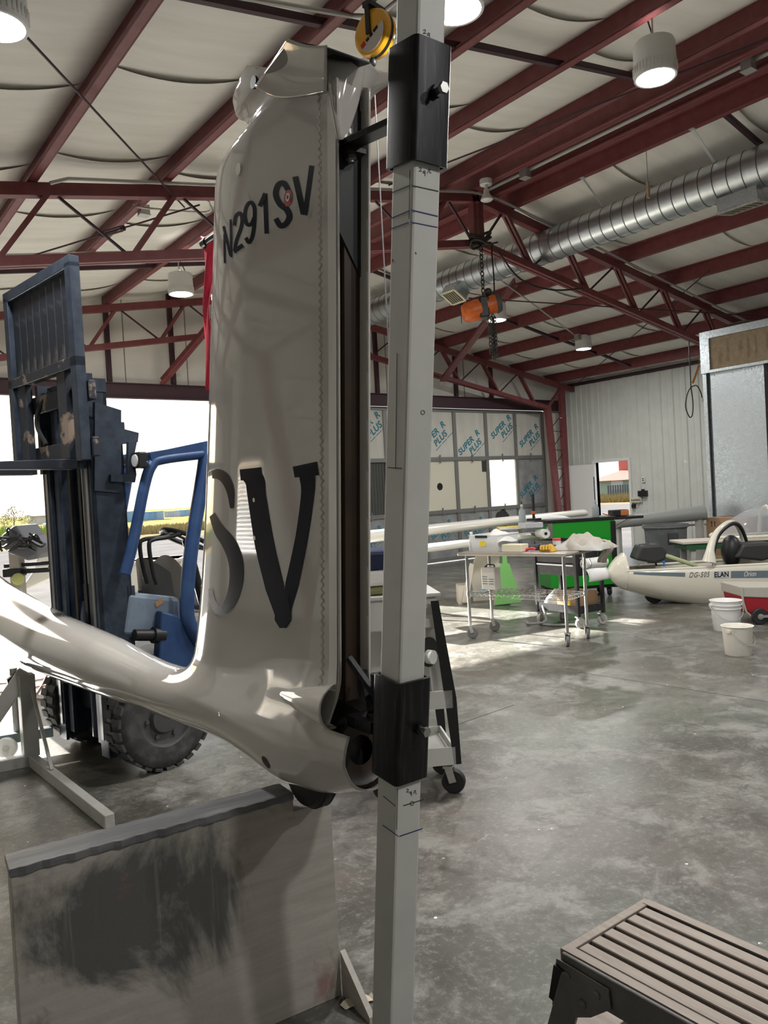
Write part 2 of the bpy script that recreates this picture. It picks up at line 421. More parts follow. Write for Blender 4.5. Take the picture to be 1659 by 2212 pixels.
# knee braces at the far end
def brace(p, q, label, w=.13):
    m = MB().bar(p, q, w, .02).bar(np.array(p)+(0, 0, .05), np.array(q)+(0, 0, .05), .02, .12)
    tag(obj('knee_brace', m, RED), label, 'brace', 'sloping braces at the far truss')
brace((9.62, 8.9, zroof(9.62)+.0), (11.0, 12.35, 3.86), 'red sloping brace running down to the far truss right of the white post')
brace((5.95, 11.0, zroof(5.95)-.02), (5.05, 12.72, 3.62), 'red sloping brace running down to the door header left of the fin')

# tie rods across the roof
def rod(name, p, q, label, cat, r=.009, m_=None, n=6):
    return tag(obj(name, MB().cyl(p, q, r, n), m_ or DRED), label, cat, 'roof bracing rods')
rod('bracing_rod', (1.2, 4.7, 4.24), (3.3, 7.45, 4.55), 'thin steel rod crossing the ceiling at the upper left', 'rod')
rod('bracing_rod', (1.0, 10.9, 4.18), (3.35, 7.2, 4.5), 'thin rod with turnbuckle behind the left half of the truss', 'rod')
tag(obj('turnbuckle', MB().box((-.012, -.13, -.03), (.012, .13, -.018)).box((-.012, -.13, .018), (.012, .13, .03)).cyl((0, -.15, 0), (0, -.12, 0), .03, 8).cyl((0, .12, 0), (0, .15, 0), .03, 8), DRED),
    'small steel turnbuckle on the rod behind the left truss', 'turnbuckle')
_tb = bpy.data.objects['turnbuckle']; _tb.location = (2.78, 8.1, 4.422); _tb.rotation_euler = (0, 0, math.atan2(3.35-1.0, -(7.2-10.9))*1.0); _tb.rotation_euler = Vector((2.35, -3.7, .32)).to_track_quat('Y', 'Z').to_euler()
rod('bracing_rod', (5.5, 6.9, 5.0), (7.0, 2.6, 5.24), 'thin rod across the ceiling right of the black upper sleeve', 'rod')
rod('bracing_rod', (11.0, 6.3, 4.60), (15.2, 12.3, 3.92), 'thin diagonal rod reaching the far right corner column', 'rod')
rod('bracing_rod', (7.6, 7.9, 4.2), (14.8, 5.6, 4.0), 'thin rod crossing behind the right half of the truss', 'rod')

# ---- far gable wall, header and sliding door leaf
gw = MB()
pts = [(XL-.2, 3.40), (XW+.2, 3.40), (XW+.2, zroof(XW)+.3), (XR, ZR+.3), (XL-.2, zroof(XL)+.3)]
gw.prism([(x, YD+.10, z) for x, z in pts], (0, .08, 0))
gw.box((XL-.2, YD+.10, 0), (-.75, YD+.18, 3.4)); gw.box((14.72, YD+.10, 0), (XW+.2, YD+.18, 3.4))
wall_far = structure(obj('wall_far', gw, VINYL))
for k in range(-2, 13):
    x = -.2+1.09*k+.06
    obj('gable_post', MB().box((x-.035, YD+.02, 3.5), (x+.035, YD+.10, zroof(x)+.2)), DRED, wall_far)
for k in range(-2, 12):
    x = -.2+1.09*k+.34
    obj('sheet_seam', MB().box((x-.006, YD+.088, 3.62), (x+.006, YD+.10, zroof(x)+.2)), mat('grey_seam_tape', (.25, .24, .22), .7), wall_far)
structure(obj('trim_1', MB().box((XL, YD-.06, 3.37), (XW, YD+.06, 3.385)).box((XL, YD-.01, 3.37), (XW, YD+.01, 3.62)).box((XL, YD-.06, 3.605), (XW, YD+.06, 3.62)), DRED))
FRAMEG = mat('grey_door_frame_steel', (.23, .23, .22), .5, .4)
FOAM = mat('white_foam_board', (.64, .63, .57), .6, col2=(.55, .54, .49), scale=5, stretch=(1, 1, .3))
FOIL = mat('grey_foil_board', (.42, .43, .43), .38, .35, col2=(.30, .31, .32), scale=5)
PLAIN = mat('cream_board', (.70, .67, .55), .55)
SHEER = mat('translucent_corrugated_sheet', (.80, .79, .72), .5)
_b = SHEER.node_tree; _tr = _b.nodes.new('ShaderNodeBsdfTranslucent'); _tr.inputs[0].default_value = (.42, .41, .36, 1)
_ad = _b.nodes.new('ShaderNodeMixShader'); _ad.inputs[0].default_value = .22
_b.links.new(_b.nodes['Principled BSDF'].outputs[0], _ad.inputs[1]); _b.links.new(_tr.outputs[0], _ad.inputs[2]); _b.links.new(_ad.outputs[0], _b.nodes['Material Output'].inputs[0])
leaf = MB()
cols = [14.68-.965*k for k in range(10)]
for x in cols: leaf.box((x-.045, YD+.10, .02), (x+.045, YD+.17, 3.36))
for z0, z1 in ((0.02, .10), (1.06, 1.14), (2.22, 2.30), (3.30, 3.37)): leaf.box((cols[-1], YD+.09, z0), (cols[0], YD+.16, z1))
door_leaf = structure(obj('door_2', leaf, FRAMEG))
big_txt = text_mesh('SUPER  R', .205, 0.0015, .12, 1.05, .006); mid_txt = text_mesh('PLUS', .205, 0.0015, .12, 1.05, .006); sm_txt = MB().box((-.34, -.008, 0), (-.12, .008, .0015)).box((-.09, -.008, 0), (.10, .008, .0015)).box((.13, -.008, 0), (.34, .008, .0015)).mesh('print_line')
for m_ in (big_txt, mid_txt, sm_txt): m_.materials.append(TEAL)
def print_on(parent, x, z, s=1.0, rot=38):
    y = YD+.128; a = math.radians(rot)
    for me, dx, dz in ((big_txt, 0, 0), (mid_txt, .10, -.20), (sm_txt, .14, -.32)):
        o = bpy.data.objects.new('lettering', me); COL.objects.link(o); o.parent = parent
        o.location = (x+(dx*math.cos(a)-dz*math.sin(a))*s, y, z+(dx*math.sin(a)+dz*math.cos(a))*s); o.rotation_euler = (math.pi/2, -a, 0); o.scale = (s, s, s)
rows = [(.10, 1.06), (1.14, 2.22), (2.30, 3.30)]
for k in range(9):
    xa, xb = cols[k+1]+.045, cols[k]-.045
    for r, (z0, z1) in enumerate(rows):
        kind = FOAM
        if r == 1: kind = {0: FOIL, 1: SHEER, 2: PLAIN, 3: PLAIN, 4: PLAIN, 5: SHEER}.get(k, PLAIN)
        if r == 0: kind = FOIL
        if r == 1 and k == 5: kind = mat('dark_corrugated_sheet', (.07, .075, .07), .5, .3)
        if kind is SHEER or (r == 1 and k == 5):
            n = 24; me = MB()
            me.grid(lambda u, v: (xa+(xb-xa)*u, YD+.135+.008*math.cos(u*2*math.pi*12), z0+(z1-z0)*v), 96, 1)
            o = obj('corrugated_pane', me, kind, door_leaf, smooth=2)
        else:
            o = obj('insulation_board', MB().box((xa, YD+.13, z0), (xb, YD+.15, z1)), kind, door_leaf)
        if r == 2: print_on(o, (xa+xb)/2+(.0, .03, -.05, -.12)[k % 4], (2.78, 2.98, 2.62, 2.80)[k % 4], .95)
        if r == 2 and k == 1: print_on(o, xa+.62, 2.37, .0001)
        if r == 1 and k == 0: print_on(o, (xa+xb)/2-.1, 1.55, .9)
        if r == 0 and k in (2, 3, 5): print_on(o, (xa+xb)/2-.05, .72, .8, 30)
for x in cols[:-1]:
    for z in (1.10, 2.26):
        obj('latch', MB().box((x-.5, YD+.08, z-.09), (x-.47, YD+.10, z+.09)), FRAMEG, door_leaf)
obj('torn_hole', MB().lathe([(.001, 0), (.085, 0), (.07, .003)], (11.28, YD+.127, 1.66), (0, -1, 0), 9), BLACK, door_leaf)
hole = MB(); random.seed(4)
hole.prism([(13.15+.22*math.cos(t)*(1+.35*random.random()), YD+.125, .84+.17*math.sin(t)*(1+.5*random.random())) for t in np.linspace(0, 2*math.pi, 15)[:-1]], (0, .003, 0))
obj('torn_hole', hole, mat('dark_stain', (.05, .05, .048), .8), door_leaf)
obj('torn_strip', MB().box((12.58, YD+.122, 1.95), (12.70, YD+.128, 2.2)), mat('dark_stain'), door_leaf)

# ---- right wall of ribbed metal with a man door
RIBW = mat('pale_ribbed_steel', (.66, .675, .635), .42, col2=(.61, .625, .585), scale=3)
def ribbed(y0, y1, z0, z1, X, inward=-1):
    prof = [(0, 0)]; y = y0; w = .305; m = MB(); pr = []
    while y < y1-.01:
        e = min(y+w, y1)
        for dy, dx in ((0, 0), (.02, .026), (.06, .026), (.08, 0), (.155, 0), (.165, .008), (.19, .008), (.20, 0)):
            if y+dy < e: pr.append((y+dy, dx))
        y = e
    pr.append((y1, 0))
    vs = []; fs = []
    for yy, d in pr: vs += [(X+inward*d, yy, z0), (X+inward*d, yy, z1)]
    for i in range(len(pr)-1): fs.append((2*i, 2*i+1, 2*i+3, 2*i+2))
    return m.add(vs, fs)
DY0, DY1, DZ = 10.98, 11.93, 2.03
wr = MB().box((XW+.02, YB, 0), (XW+.12, DY0, 4.1)).box((XW+.02, DY1, 0), (XW+.12, YD+.2, 4.1)).box((XW+.02, DY0, DZ), (XW+.12, DY1, 4.1))
wall_right = structure(obj('wall_right', wr, RIBW))
y = DY0
while y > YB:
    ye = max(y-.915, YB); obj('metal_sheet', ribbed(ye, y, 0.02, 3.93, XW), RIBW, wall_right); y = ye
obj('metal_sheet', ribbed(DY0, DY1, DZ+.05, 3.93, XW), RIBW, wall_right)
obj('metal_sheet', ribbed(DY1, DY1+.915, .02, 3.93, XW), RIBW, wall_right)
structure(obj('trim_2', MB().box((XW-.05, DY0-.06, 0), (XW+.12, DY0, DZ+.06)).box((XW-.05, DY1, 0), (XW+.12, DY1+.06, DZ+.06)).box((XW-.05, DY0, DZ), (XW+.12, DY1, DZ+.06)), WHITE, None))
structure(obj('trim_3', MB().box((XW-.07, YB, 3.93), (XW+.1, YD, 4.0)), DRED))
dr = structure(obj('door_1', MB().box((-.022, -.94, .02), (.022, 0, 2.0)), WHITE, bevel=.004))
dr.location = (XW-.06, DY1-.01, 0); dr.rotation_euler = (0, 0, math.radians(-158))
dh = MB().cyl((-.05, -.86, 1.0), (.05, -.86, 1.0), .012, 8).bar((-.05, -.87, 1.0), (-.05, -.76, 1.0), .02).cyl((-.03, -.86, 1.0), (.03, -.86, 1.0), .035, 12).bar((.05, -.87, 1.0), (.05, -.76, 1.0), .02)
obj('door_handle', dh, ZINC, dr)['label'] = 'steel lever door handle'
# left and back walls (outside the picture)
WLY0, WLY1, WLZ0, WLZ1 = 8.8, 10.4, .75, 2.1
wall_left = structure(obj('wall_left', MB().box((XL-.12, YB, 0), (XL, WLY0, 4.1)).box((XL-.12, WLY1, 0), (XL, YD+.2, 4.1)).box((XL-.12, WLY0, 0), (XL, WLY1, WLZ0)).box((XL-.12, WLY0, WLZ1), (XL, WLY1, 4.1)), mat('dark_wall_lining', (.45, .44, .41), .6)))
y = YD
while y > WLY1+.1: obj('metal_sheet', ribbed(max(y-.915, WLY1+.06), y, .02, 3.93, XL+.002, 1), RIBW, wall_left); y -= .915
y = WLY0-.06
while y > YB+.2: obj('metal_sheet', ribbed(max(y-.915, YB), y, .02, 3.93, XL+.002, 1), RIBW, wall_left); y -= .915
win = structure(obj('window_1', MB().box((XL-.10, WLY0, WLZ0), (XL+.03, WLY0+.05, WLZ1)).box((XL-.10, WLY1-.05, WLZ0), (XL+.03, WLY1, WLZ1)).box((XL-.10, WLY0, WLZ0), (XL+.03, WLY1, WLZ0+.05)).box((XL-.10, WLY0, WLZ1-.05), (XL+.03, WLY1, WLZ1)), WHITE))
obj('pane', MB().box((XL-.07, WLY0+.05, WLZ0+.05), (XL-.064, WLY1-.05, WLZ1-.05)), mat('clear_window_glass', (.9, .93, .95), .03, alpha=.12), win)
_bl = MB().box((-.018, WLY0+.06, -.004), (.018, WLY1-.06, .004)).mesh('blind_slat'); _bl.materials.append(WHITE)
for k in range(20):
    o = bpy.data.objects.new('blind_slat', _bl); COL.objects.link(o); o.parent = win; o.location = (XL-.02, 0, WLZ0+.08+.06*k); o.rotation_euler = (0, math.radians(25), 0)
bw = MB().prism([(x, YB-.12, z) for x, z in [(XL-.2, 0), (XW+.2, 0), (XW+.2, zroof(XW)+.3), (XR, ZR+.3), (XL-.2, zroof(XL)+.3)]], (0, .1, 0))
structure(obj('wall_back', bw, mat('dark_wall_lining')))

# ---- small fittings on the right wall
def wall_fit(name, px, py, w, h, d, m_, label, cat):
    p = onx(px, py, XW-.03)
    t = thing(name, label, cat, p)
    obj('body', MB().box((-d, -w/2, -h/2), (0.03, w/2, h/2)), m_, t, bevel=.006); return t
t = wall_fit('wall_socket', 1390, 1036, .08, .12, .02, WHITE, 'small white wall plate right of the open side door', 'socket')
obj('socket_slot', MB().box((-.024, -.018, -.03), (-.018, .018, -.005)).box((-.024, -.018, .01), (-.018, .018, .035)), BLACK, t)
t = wall_fit('wall_speaker', 1390, 1066, .20, .13, .08, BLACK, 'black box fixed to the ribbed wall above the switch strip', 'speaker')
obj('bracket', MB().box((-.05, -.02, .06), (.03, .02, .10)), BLACK, t)
t = wall_fit('switch_strip', 1376, 1080, .28, .12, .04, mat('ivory_plastic', (.70, .66, .52), .5), 'long ivory switch plate with a row of toggles on the wall', 'switch')
for k in range(6): obj('toggle', MB().box((-.055, -.112+.042*k, -.02), (-.04, -.10+.042*k, .02)), BLACK, t)
t = wall_fit('wall_adapter', 1370, 1093, .07, .09, .06, BLACK, 'small black plug adapter just below the switch strip', 'adapter')
obj('cord', MB().tube(catmull([(-.03, -.03, 0), (-.05, -.12, -.05), (-.04, -.2, .1), (-.03, -.23, .18)], 5), .004, 5), BLACK, t)
# ---- overhead services
def lamp(p, label, drop=.35, r=.155, h=.26):
    t = thing('high_bay_lamp', label, 'lamp', p, 0, 'round white high bay lamps')
    obj('housing', MB().lathe([(.05, h), (r*.92, h), (r*.97, h-.02), (r, h*.45), (r, h*.22), (r*1.02, .05), (r*1.0, 0), (r*.9, 0)], n=32, cap=False), LAMPW, t, smooth=True)
    m = MB()
    for k in range(36):
        a = 2*math.pi*k/36; m.bar((r*1.015*math.cos(a), r*1.015*math.sin(a), .03), (r*1.015*math.cos(a), r*1.015*math.sin(a), .09), .007)
    obj('cooling_fin', m, LAMPW, t)
    ft = [];
    obj('lens', MB().lathe([(.001, .012), (r*.88, .012), (r*.88, .004), (.001, .004)], n=32, cap=False), GLOW, t)
    obj('hook', MB().tube(catmull([(0, 0, h), (.012, 0, h+.04), (-.012, 0, h+.08), (0, 0, h+drop)], 5), .007, 6), ZINC, t)
    obj('power_cord', MB().tube(catmull([(.05, .02, h), (.09, .05, h+.06), (.05, .08, h+drop*.6), (.02, .1, h+drop)], 6), .006, 6), BLACK, t)
    ld = bpy.data.lights.new('lamp_light', 'AREA'); ld.shape = 'DISK'; ld.size = r*1.7; ld.energy = LAMP_W; ld.color = (1, .985, .96)
    lo = bpy.data.objects.new('lamp_light', ld); COL.objects.link(lo); lo.parent = t; lo.location = (0, 0, -.004)
    return t
lamp((0.95, 4.30, 4.02), 'glowing high bay lamp cut by the upper left corner')
lamp((3.10, 3.20, 4.22), 'glowing high bay lamp partly hidden by the top of the white post')
lamp((5.34, 3.42, 4.56), 'largest fully visible high bay lamp at the upper right', .40)
lamp((4.05, 9.40, 4.22), 'high bay lamp hanging left of the fin beside the red ribbon', .30)
lamp((8.96, 8.71, 4.18), 'high bay lamp directly behind the orange chain hoist', .60)
lamp((12.42, 9.79, 4.16), 'small high bay lamp low on the right slope, right of the hoist', .12)
lamp((6.62, 2.98, 4.52), 'high bay lamp cut by the right edge of the picture', .5)
for p, n_ in (((4.0, -2.5, 4.2), 'left'), ((9.0, -2.5, 4.4), 'middle'), ((11.5, 3.0, 4.2), 'right'), ((2.2, -1.6, 4.1), 'nearest added fill')):  # unseen lamps; the nearest one is added as camera-side fill
    lamp(p, n_+' high bay lamp behind the viewpoint')

# spiral duct
DX, DZ_, DR = 8.38, 4.80, .215
dt = thing('spiral_duct', 'long round spiral steel duct under the right roof slope', 'duct', (DX, 0, DZ_))
obj('pipe', MB().cyl((0, -7.5, 0), (0, 11.6, 0), DR, 40), DUCT, dt, smooth=True)
ring = MB().lathe([(DR-.002, -.007), (DR+.005, -.004), (DR+.005, .004), (DR-.002, .007)], (0, 0, 0), (0, 1, 0), 40, cap=False).mesh('seam_ridge'); ring.materials.append(DUCT); smooth_mesh(ring, 180)
SEAM = mat('dark_seam', (.16, .17, .18), .5, .6)
ring.materials.clear(); ring.materials.append(SEAM)
for k in range(64):
    o = bpy.data.objects.new('seam_ridge', ring); COL.objects.link(o); o.parent = dt; o.location = (0, 1.0+.165*k, 0); o.rotation_euler = (0, 0, math.radians(4))
STRAP = mat('strap_steel', (.72, .74, .74), .35, .8)
for y0, y1 in ((4.55, 4.62), (5.98, 6.1), (8.9, 9.1), (10.6, 10.75)):
    m = MB(); x0 = 7.72-DX; z0 = 5.20-DZ_
    m.bar((x0, y0, z0), (-DR*.55, y1, DR*.86), .045, .004, ref=(1, 0, 0)); m.box((x0-.02, y0-.03, z0-.01), (x0+.04, y0+.03, z0+.03))
    obj('hanger_strap', m, STRAP, dt)
def vent(y, label, facing, w, h, m_):
    v = MB(); a = facing
    c = np.array((math.sin(a)*DR*.9, 0, -math.cos(a)*DR*.9)); d = np.array((math.sin(a), 0, -math.cos(a))); t_ = np.array((math.cos(a), 0, math.sin(a)))
    v.add([c+t_*sx*w/2*k+d*(0 if k == 1 else .16)+np.array((0, sy*h/2*k, 0)) for k in (1, 1.001) for sx, sy in ((-1,-1),(1,-1),(1,1),(-1,1))], [(0,1,5,4),(1,2,6,5),(2,3,7,6),(3,0,4,7)])
    o = obj('vent_collar', v, GALV, dt); o.location = (0, y, 0)
    f = MB(); e = c+d*.16
    for sx in (-1, 1): f.bar(e+t_*sx*w/2+np.array((0, -h/2, 0)), e+t_*sx*w/2+np.array((0, h/2, 0)), .03, .02, ref=d)
    for sy in (-1, 1): f.bar(e+t_*w/2+np.array((0, sy*h/2, 0)), e-t_*w/2+np.array((0, sy*h/2, 0)), .03, .02, ref=d)
    o = obj('vent_frame', f, m_, dt); o.location = (0, y, 0); o['label'] = label
    f = MB()
    for k in range(7):
        s_ = -h/2+h*(k+.5)/7; f.bar(e+t_*w/2+np.array((0, s_, 0)), e-t_*w/2+np.array((0, s_, 0)), .012, .02, ref=d)
    o = obj('vent_slat', f, mat('vent_slat_beige', (.42, .38, .28), .6), dt); o.location = (0, y, 0)
vent(8.85, 'cream louvred outlet grille', -.55, .26, .30, mat('cream_vent', (.70, .66, .50), .5))
vent(4.4, 'speckled grey grille', .15, .30, .45, mat('grey_vent', (.5, .5, .47), .6, col2=(.25, .25, .24), scale=60))

# conduit along the truss and ridge
def pipe(name, pts, r, m_, label, cat='conduit', group='electrical conduits'):
    return tag(obj(name, MB().tube(pts, r, 8), m_, smooth=True), label, cat, group)
COND = mat('conduit_steel', (.50, .50, .48), .4, .7)
pipe('conduit', [(1.9, 7.02, 4.37), (2.05, 7.0, 4.43), (3.3, 7.0, 4.62), (5.5, 7.0, 4.99), (6.9, 7.0, 5.22), (7.3, 7.0, 5.22), (9, 7.0, 4.94), (12, 7.0, 4.42), (15, 7.0, 3.92)], .017, COND, 'grey conduit running along the top chord of the near truss')
pipe('conduit', [(XR+.02, 6.95, 5.27), (XR+.02, 0, 5.27)], .02, COND, 'grey conduit running along the ridge between the ridge purlins')
pipe('conduit', [(1.7, 4.05, 4.36), (3.0, 4.05, 4.60), (3.1, 3.9, 4.55), (3.15, 3.4, 4.58)], .016, COND, 'dark conduit curving behind the yellow balancer')
pipe('conduit', catmull([(3.45, 7.3, 4.62), (3.5, 7.3, 4.58), (3.6, 7.6, 4.60), (3.0, 7.7, 4.57), (2.95, 7.9, 4.66)], 5), .012, COND, 'bent conduit stub left of the fin above the truss')
pipe('conduit', [(0.8, 9.35, 4.22), (2.5, 9.35, 4.50), (3.7, 9.35, 4.70)], .016, COND, 'grey conduit leading to the lamp left of the fin')
pipe('conduit', [(9.1, 8.8, 4.9), (12.1, 9.75, 4.42)], .014, COND, 'conduit leading to the small lamp on the right slope')
def jbox(p, label):
    t = thing('junction_box', label, 'junction box', p, 0, 'grey junction boxes')
    obj('box', MB().box((-.05, -.05, -.05), (.05, .05, .05)), COND, t, bevel=.005); obj('cover', MB().box((-.055, -.055, -.056), (.055, .055, -.048)), COND, t)
jbox((12.15, 9.7, 4.36), 'grey junction box beside the small lamp on the right slope')
jbox((3.05, 7.9, 4.62), 'grey junction box at the conduit stub left of the fin')
jbox((XR-.02, 3.6, 5.23), 'grey junction box on the ridge conduit at the upper right')
jbox((XR-.02, 6.3, 5.23), 'grey junction box on the ridge conduit beside the floodlight')

# floodlight by the truss apex, hanging tag
t = thing('floodlight', 'small white floodlight hanging beside the truss apex', 'lamp', (6.85, 6.72, 5.02))
obj('mount', MB().cyl((0, 0, .18), (0, 0, .24), .075, 16), LAMPW, t)
obj('neck', MB().cyl((0, 0, .10), (0, 0, .18), .022, 10), LAMPW, t)
obj('bulb', MB().lathe([(.03, .12), (.035, .08), (.065, .03), (.075, 0), (.06, -.012), (.001, -.014)], n=20, cap=False), LAMPW, t, smooth=True)
t = thing('pull_chain', 'small wooden pull tag hanging on a thin chain from the roof', 'pull chain', (7.72, 5.1, 4.72))
obj('chain', MB().cyl((0, 0, .12), (0, 0, .50), .004, 5), COND, t); obj('tag', MB().box((-.018, -.012, -.06), (.018, .012, .12)), mat('pale_wood', (.45, .35, .22), .6), t)

# yellow spring balancer
t = thing('spring_balancer', 'yellow round spring balancer hanging from a purlin above the post', 'balancer', (2.915, 3.705, 4.285), math.radians(-78))
YEL = mat('yellow_enamel', (.72, .36, .012), .3, coat=.3)
obj('case', MB().lathe([(.02, -.055), (.10, -.055), (.128, -.04), (.135, -.018), (.135, -.012)], (0, 0, 0), (0, 1, 0), 36).lathe([(.135, .012), (.135, .018), (.128, .04), (.10, .055), (.02, .055)], (0, 0, 0), (0, 1, 0), 36), YEL, t, smooth=True)
obj('rim_band', MB().lathe([(.12, -.014), (.132, -.013), (.132, .013), (.12, .014)], (0, 0, 0), (0, 1, 0), 36), BLACK, t, smooth=True)
o = obj('hanger_arm', MB().bar((0, -.062, -.02), (-.0, -.062, .16), .032, .012, ref=(0, 1, 0)).bar((0, .062, 0), (0, .062, .16), .032, .012, ref=(0, 1, 0)).box((-.03, -.07, .14), (.03, .07, .17)), BLACK, t)
obj('hook', MB().tube(catmull([(0, 0, .16), (0, 0, .19), (.03, 0, .21), (.02, 0, .25), (-.02, 0, .24)], 6), .012, 8), COND, t)
lab = MB(); lab.prism([(.105*math.cos(a), -.057, -.02+.105*math.sin(a)-.03*0) for a in np.linspace(math.pi*1.05, math.pi*1.95, 12)]+[(.105, -.057, .03), (-.09, -.057, -.03)][:0], (0, -.002, 0))
o = obj('label_plate', lab, mat('grey_label', (.55, .53, .5), .5), t); o.rotation_euler = (0, math.radians(-28), 0)
o2 = obj('label_stripe', MB().box((-.09, -.0605, -.052), (-.055, -.0595, -.022)), mat('red_print', (.5, .03, .03), .5), t); o2.rotation_euler = (0, math.radians(-28), 0)
o = obj('print_mark', MB().box((-.045, -.0605, -.047), (-.020, -.0595, -.027)).box((-.012, -.0605, -.047), (.012, -.0595, -.027)).box((.022, -.0605, -.047), (.060, -.0595, -.027)), INK, t); o.rotation_euler = (0, math.radians(-28), 0)
obj('cable_stop', MB().ball((-.03, 0, -.15), (.022, .022, .03)), BLACK, t, smooth=True)
obj('cable', MB().cyl((-.03, 0, -.15), (-.03, 0, -2.2), .004, 6), mat('dull_wire', (.12, .12, .12), .5, .5), t)
obj('cable_hook', MB().tube(catmull([(-.03, 0, -2.2), (-.03, 0, -2.26), (0, 0, -2.31), (.03, 0, -2.27)], 5), .008, 6), COND, t)

# orange chain hoist on the near truss
HX, HY, HZ = 6.98, 7.02, 3.80
t = thing('chain_hoist', 'orange electric chain hoist hanging from the truss apex', 'hoist', (HX, HY, HZ), math.radians(-37))
ORG = mat('orange_enamel', (.62, .13, .015), .4, col2=(.4, .09, .02), scale=9)
CHAIN = mat('oily_chain', (.05, .045, .04), .5, .6)
obj('motor_case', MB().lathe([(.03, -.27), (.10, -.25), (.125, -.2), (.13, -.04), (.12, -.02)], (0, 0, 0), (1, 0, .22), 24), ORG, t, smooth=True)
obj('gear_case', MB().lathe([(.12, .05), (.115, .06), (.115, .19), (.10, .22), (.03, .225)], (0, 0, .02), (1, 0, .15), 24), ORG, t, smooth=True)
obj('end_cap', MB().lathe([(.118, .17), (.12, .19), (.10, .235), (.02, .24)], (0, 0, .02), (1, 0, .15), 24), mat('dark_cap', (.06, .055, .05), .6), t, smooth=True)
obj('hoist_body', MB().box((-.05, -.11, -.13), (.075, .11, .13)), BLACK, t, bevel=.02)
obj('shackle', MB().cyl((.03, 0, .12), (.03, 0, .2), .03, 10).ball((.08, 0, .20), .05, 12, 8), CHAIN, t, smooth=True)
link = MB().tube([(.022*math.cos(a), 0, .034*math.sin(a)) for a in np.linspace(0, 2*math.pi, 13)[:-1]], .007, 6, closed=True).mesh('chain_link'); link.materials.append(CHAIN); smooth_mesh(link, 180)
def chain(parent, x, y, z0, z1, sp=.052):
    n = int((z1-z0)/sp)
    for k in range(n+1):
        o = bpy.data.objects.new('chain_link', link); COL.objects.link(o); o.parent = parent; o.location = (x, y, z0+k*sp); o.rotation_euler = (0, 0, (k % 2)*math.pi/2+.5)
chain(t, .02, 0, .22, .86)
for a, z0 in ((0, -.62), (.04, -.58), (-.03, -.55), (.02, -.60)): chain(t, .10+a, -.05+a*.5, z0, -.12, .048)
wr_ = MB()
for k in range(3): wr_.tube([(.02+.13*math.cos(a), .12*math.sin(a), .80+.05*k+.03*math.sin(2*a+k)) for a in np.linspace(0, 2*math.pi, 15)[:-1]], .016, 6, closed=True)
wr_.bar((-.15, 0, .82), (.0, 0, .80), .04)
obj('chain_wrap', wr_, CHAIN, t)
obj('power_cord', MB().tube(catmull([(.16, .05, .05), (.17, .05, .4), (.17, .08, .78), (.25, .1, .84)], 6), .010, 6), BLACK, t)
obj('pendant_strap', MB().bar((-.27, 0, .0), (-.27, 0, -.17), .02, .008), BLACK, t)
pipe('loose_cable', catmull([(7.3, 7.02, 4.56), (7.7, 7.02, 4.25), (8.3, 7.02, 4.18), (8.95, 7.02, 4.27)], 6), .012, BLACK, 'black cable looping below the truss beside the hoist', 'cable', 'hanging cables')

# hanging cable with a loop and an orange strap near the booth
p = ony(1488, 740, 7.05)
t = thing('hanging_cable', 'black cable tied in a loop hanging beside the galvanised booth', 'cable', (p[0], p[1], 2.2), math.radians(-37))
obj('drop', MB().cyl((0, 0, .8), (0, 0, 1.55), .009, 6), BLACK, t)
obj('loop', MB().tube(catmull([(0, 0, .8), (-.06, 0, .70), (-.10, 0, .5), (-.05, 0, .33), (0, 0, .35), (.02, 0, .55), (.0, 0, .8)], 6), .009, 6), BLACK, t)
obj('tail_end', MB().tube(catmull([(0, 0, .8), (.09, 0, .82), (.15, 0, .72), (.17, 0, .62)], 6), .009, 6), BLACK, t)
obj('plug', MB().cyl((.17, 0, .62), (.18, 0, .55), .018, 8), COND, t)
obj('tie_strap', MB().bar((.03, 0, .86), (.15, 0, 1.14), .035, .006, ref=(0, 1, 0)).bar((.15, 0, 1.14), (.16, 0, 1.30), .01, .004, ref=(0, 1, 0)), mat('orange_webbing', (.45, .18, .03), .7), t)['label'] = 'orange webbing strap'
# ================================================================== GLIDER TAIL IN THE FOREGROUND
X0 = 1.20
def pchip(xq, xs_, ys_):
    xs_ = np.array(xs_, float); ys_ = np.array(ys_, float); h = np.diff(xs_); d = np.diff(ys_)/h
    m = np.zeros(len(xs_)); m[0] = d[0]; m[-1] = d[-1]
    for i in range(1, len(xs_)-1):
        if d[i-1]*d[i] > 0:
            w1 = 2*h[i]+h[i-1]; w2 = h[i]+2*h[i-1]; m[i] = (w1+w2)/(w1/d[i-1]+w2/d[i])
    xq = np.clip(np.asarray(xq, float), xs_[0], xs_[-1]); i = np.clip(np.searchsorted(xs_, xq, 'right')-1, 0, len(h)-1)
    t = (xq-xs_[i])/h[i]
    return (2*t**3-3*t**2+1)*ys_[i]+(t**3-2*t**2+t)*h[i]*m[i]+(-2*t**3+3*t**2)*ys_[i+1]+(t**3-t**2)*h[i]*m[i+1]
BY = [1.40, 1.62, 1.75, 1.95, 2.12, 2.30, 2.45, 2.65, 3.2, 4.0, 5.0, 6.5, 7.9, 8.6, 8.8]
BZ = [.885, .875, .865, .845, .830, .825, .825, .818, .785, .777, .765, .785, .83, .84, .84]
BRZ = [.085, .098, .118, .155, .158, .130, .115, .108, .108, .147, .185, .264, .355, .28, .02]
BRX = [.090, .098, .104, .112, .115, .113, .110, .108, .108, .147, .180, .205, .215, .17, .02]
def boom(y): return pchip(y, BY, BZ), pchip(y, BY, BRX), pchip(y, BY, BRZ)
LEZ = [.5, .92, 1.04, 1.27, 1.70, 2.18, 2.50, 2.60, 2.64, 2.662, 2.676, 2.70, 2.735, 2.775, 2.86, 3.0]
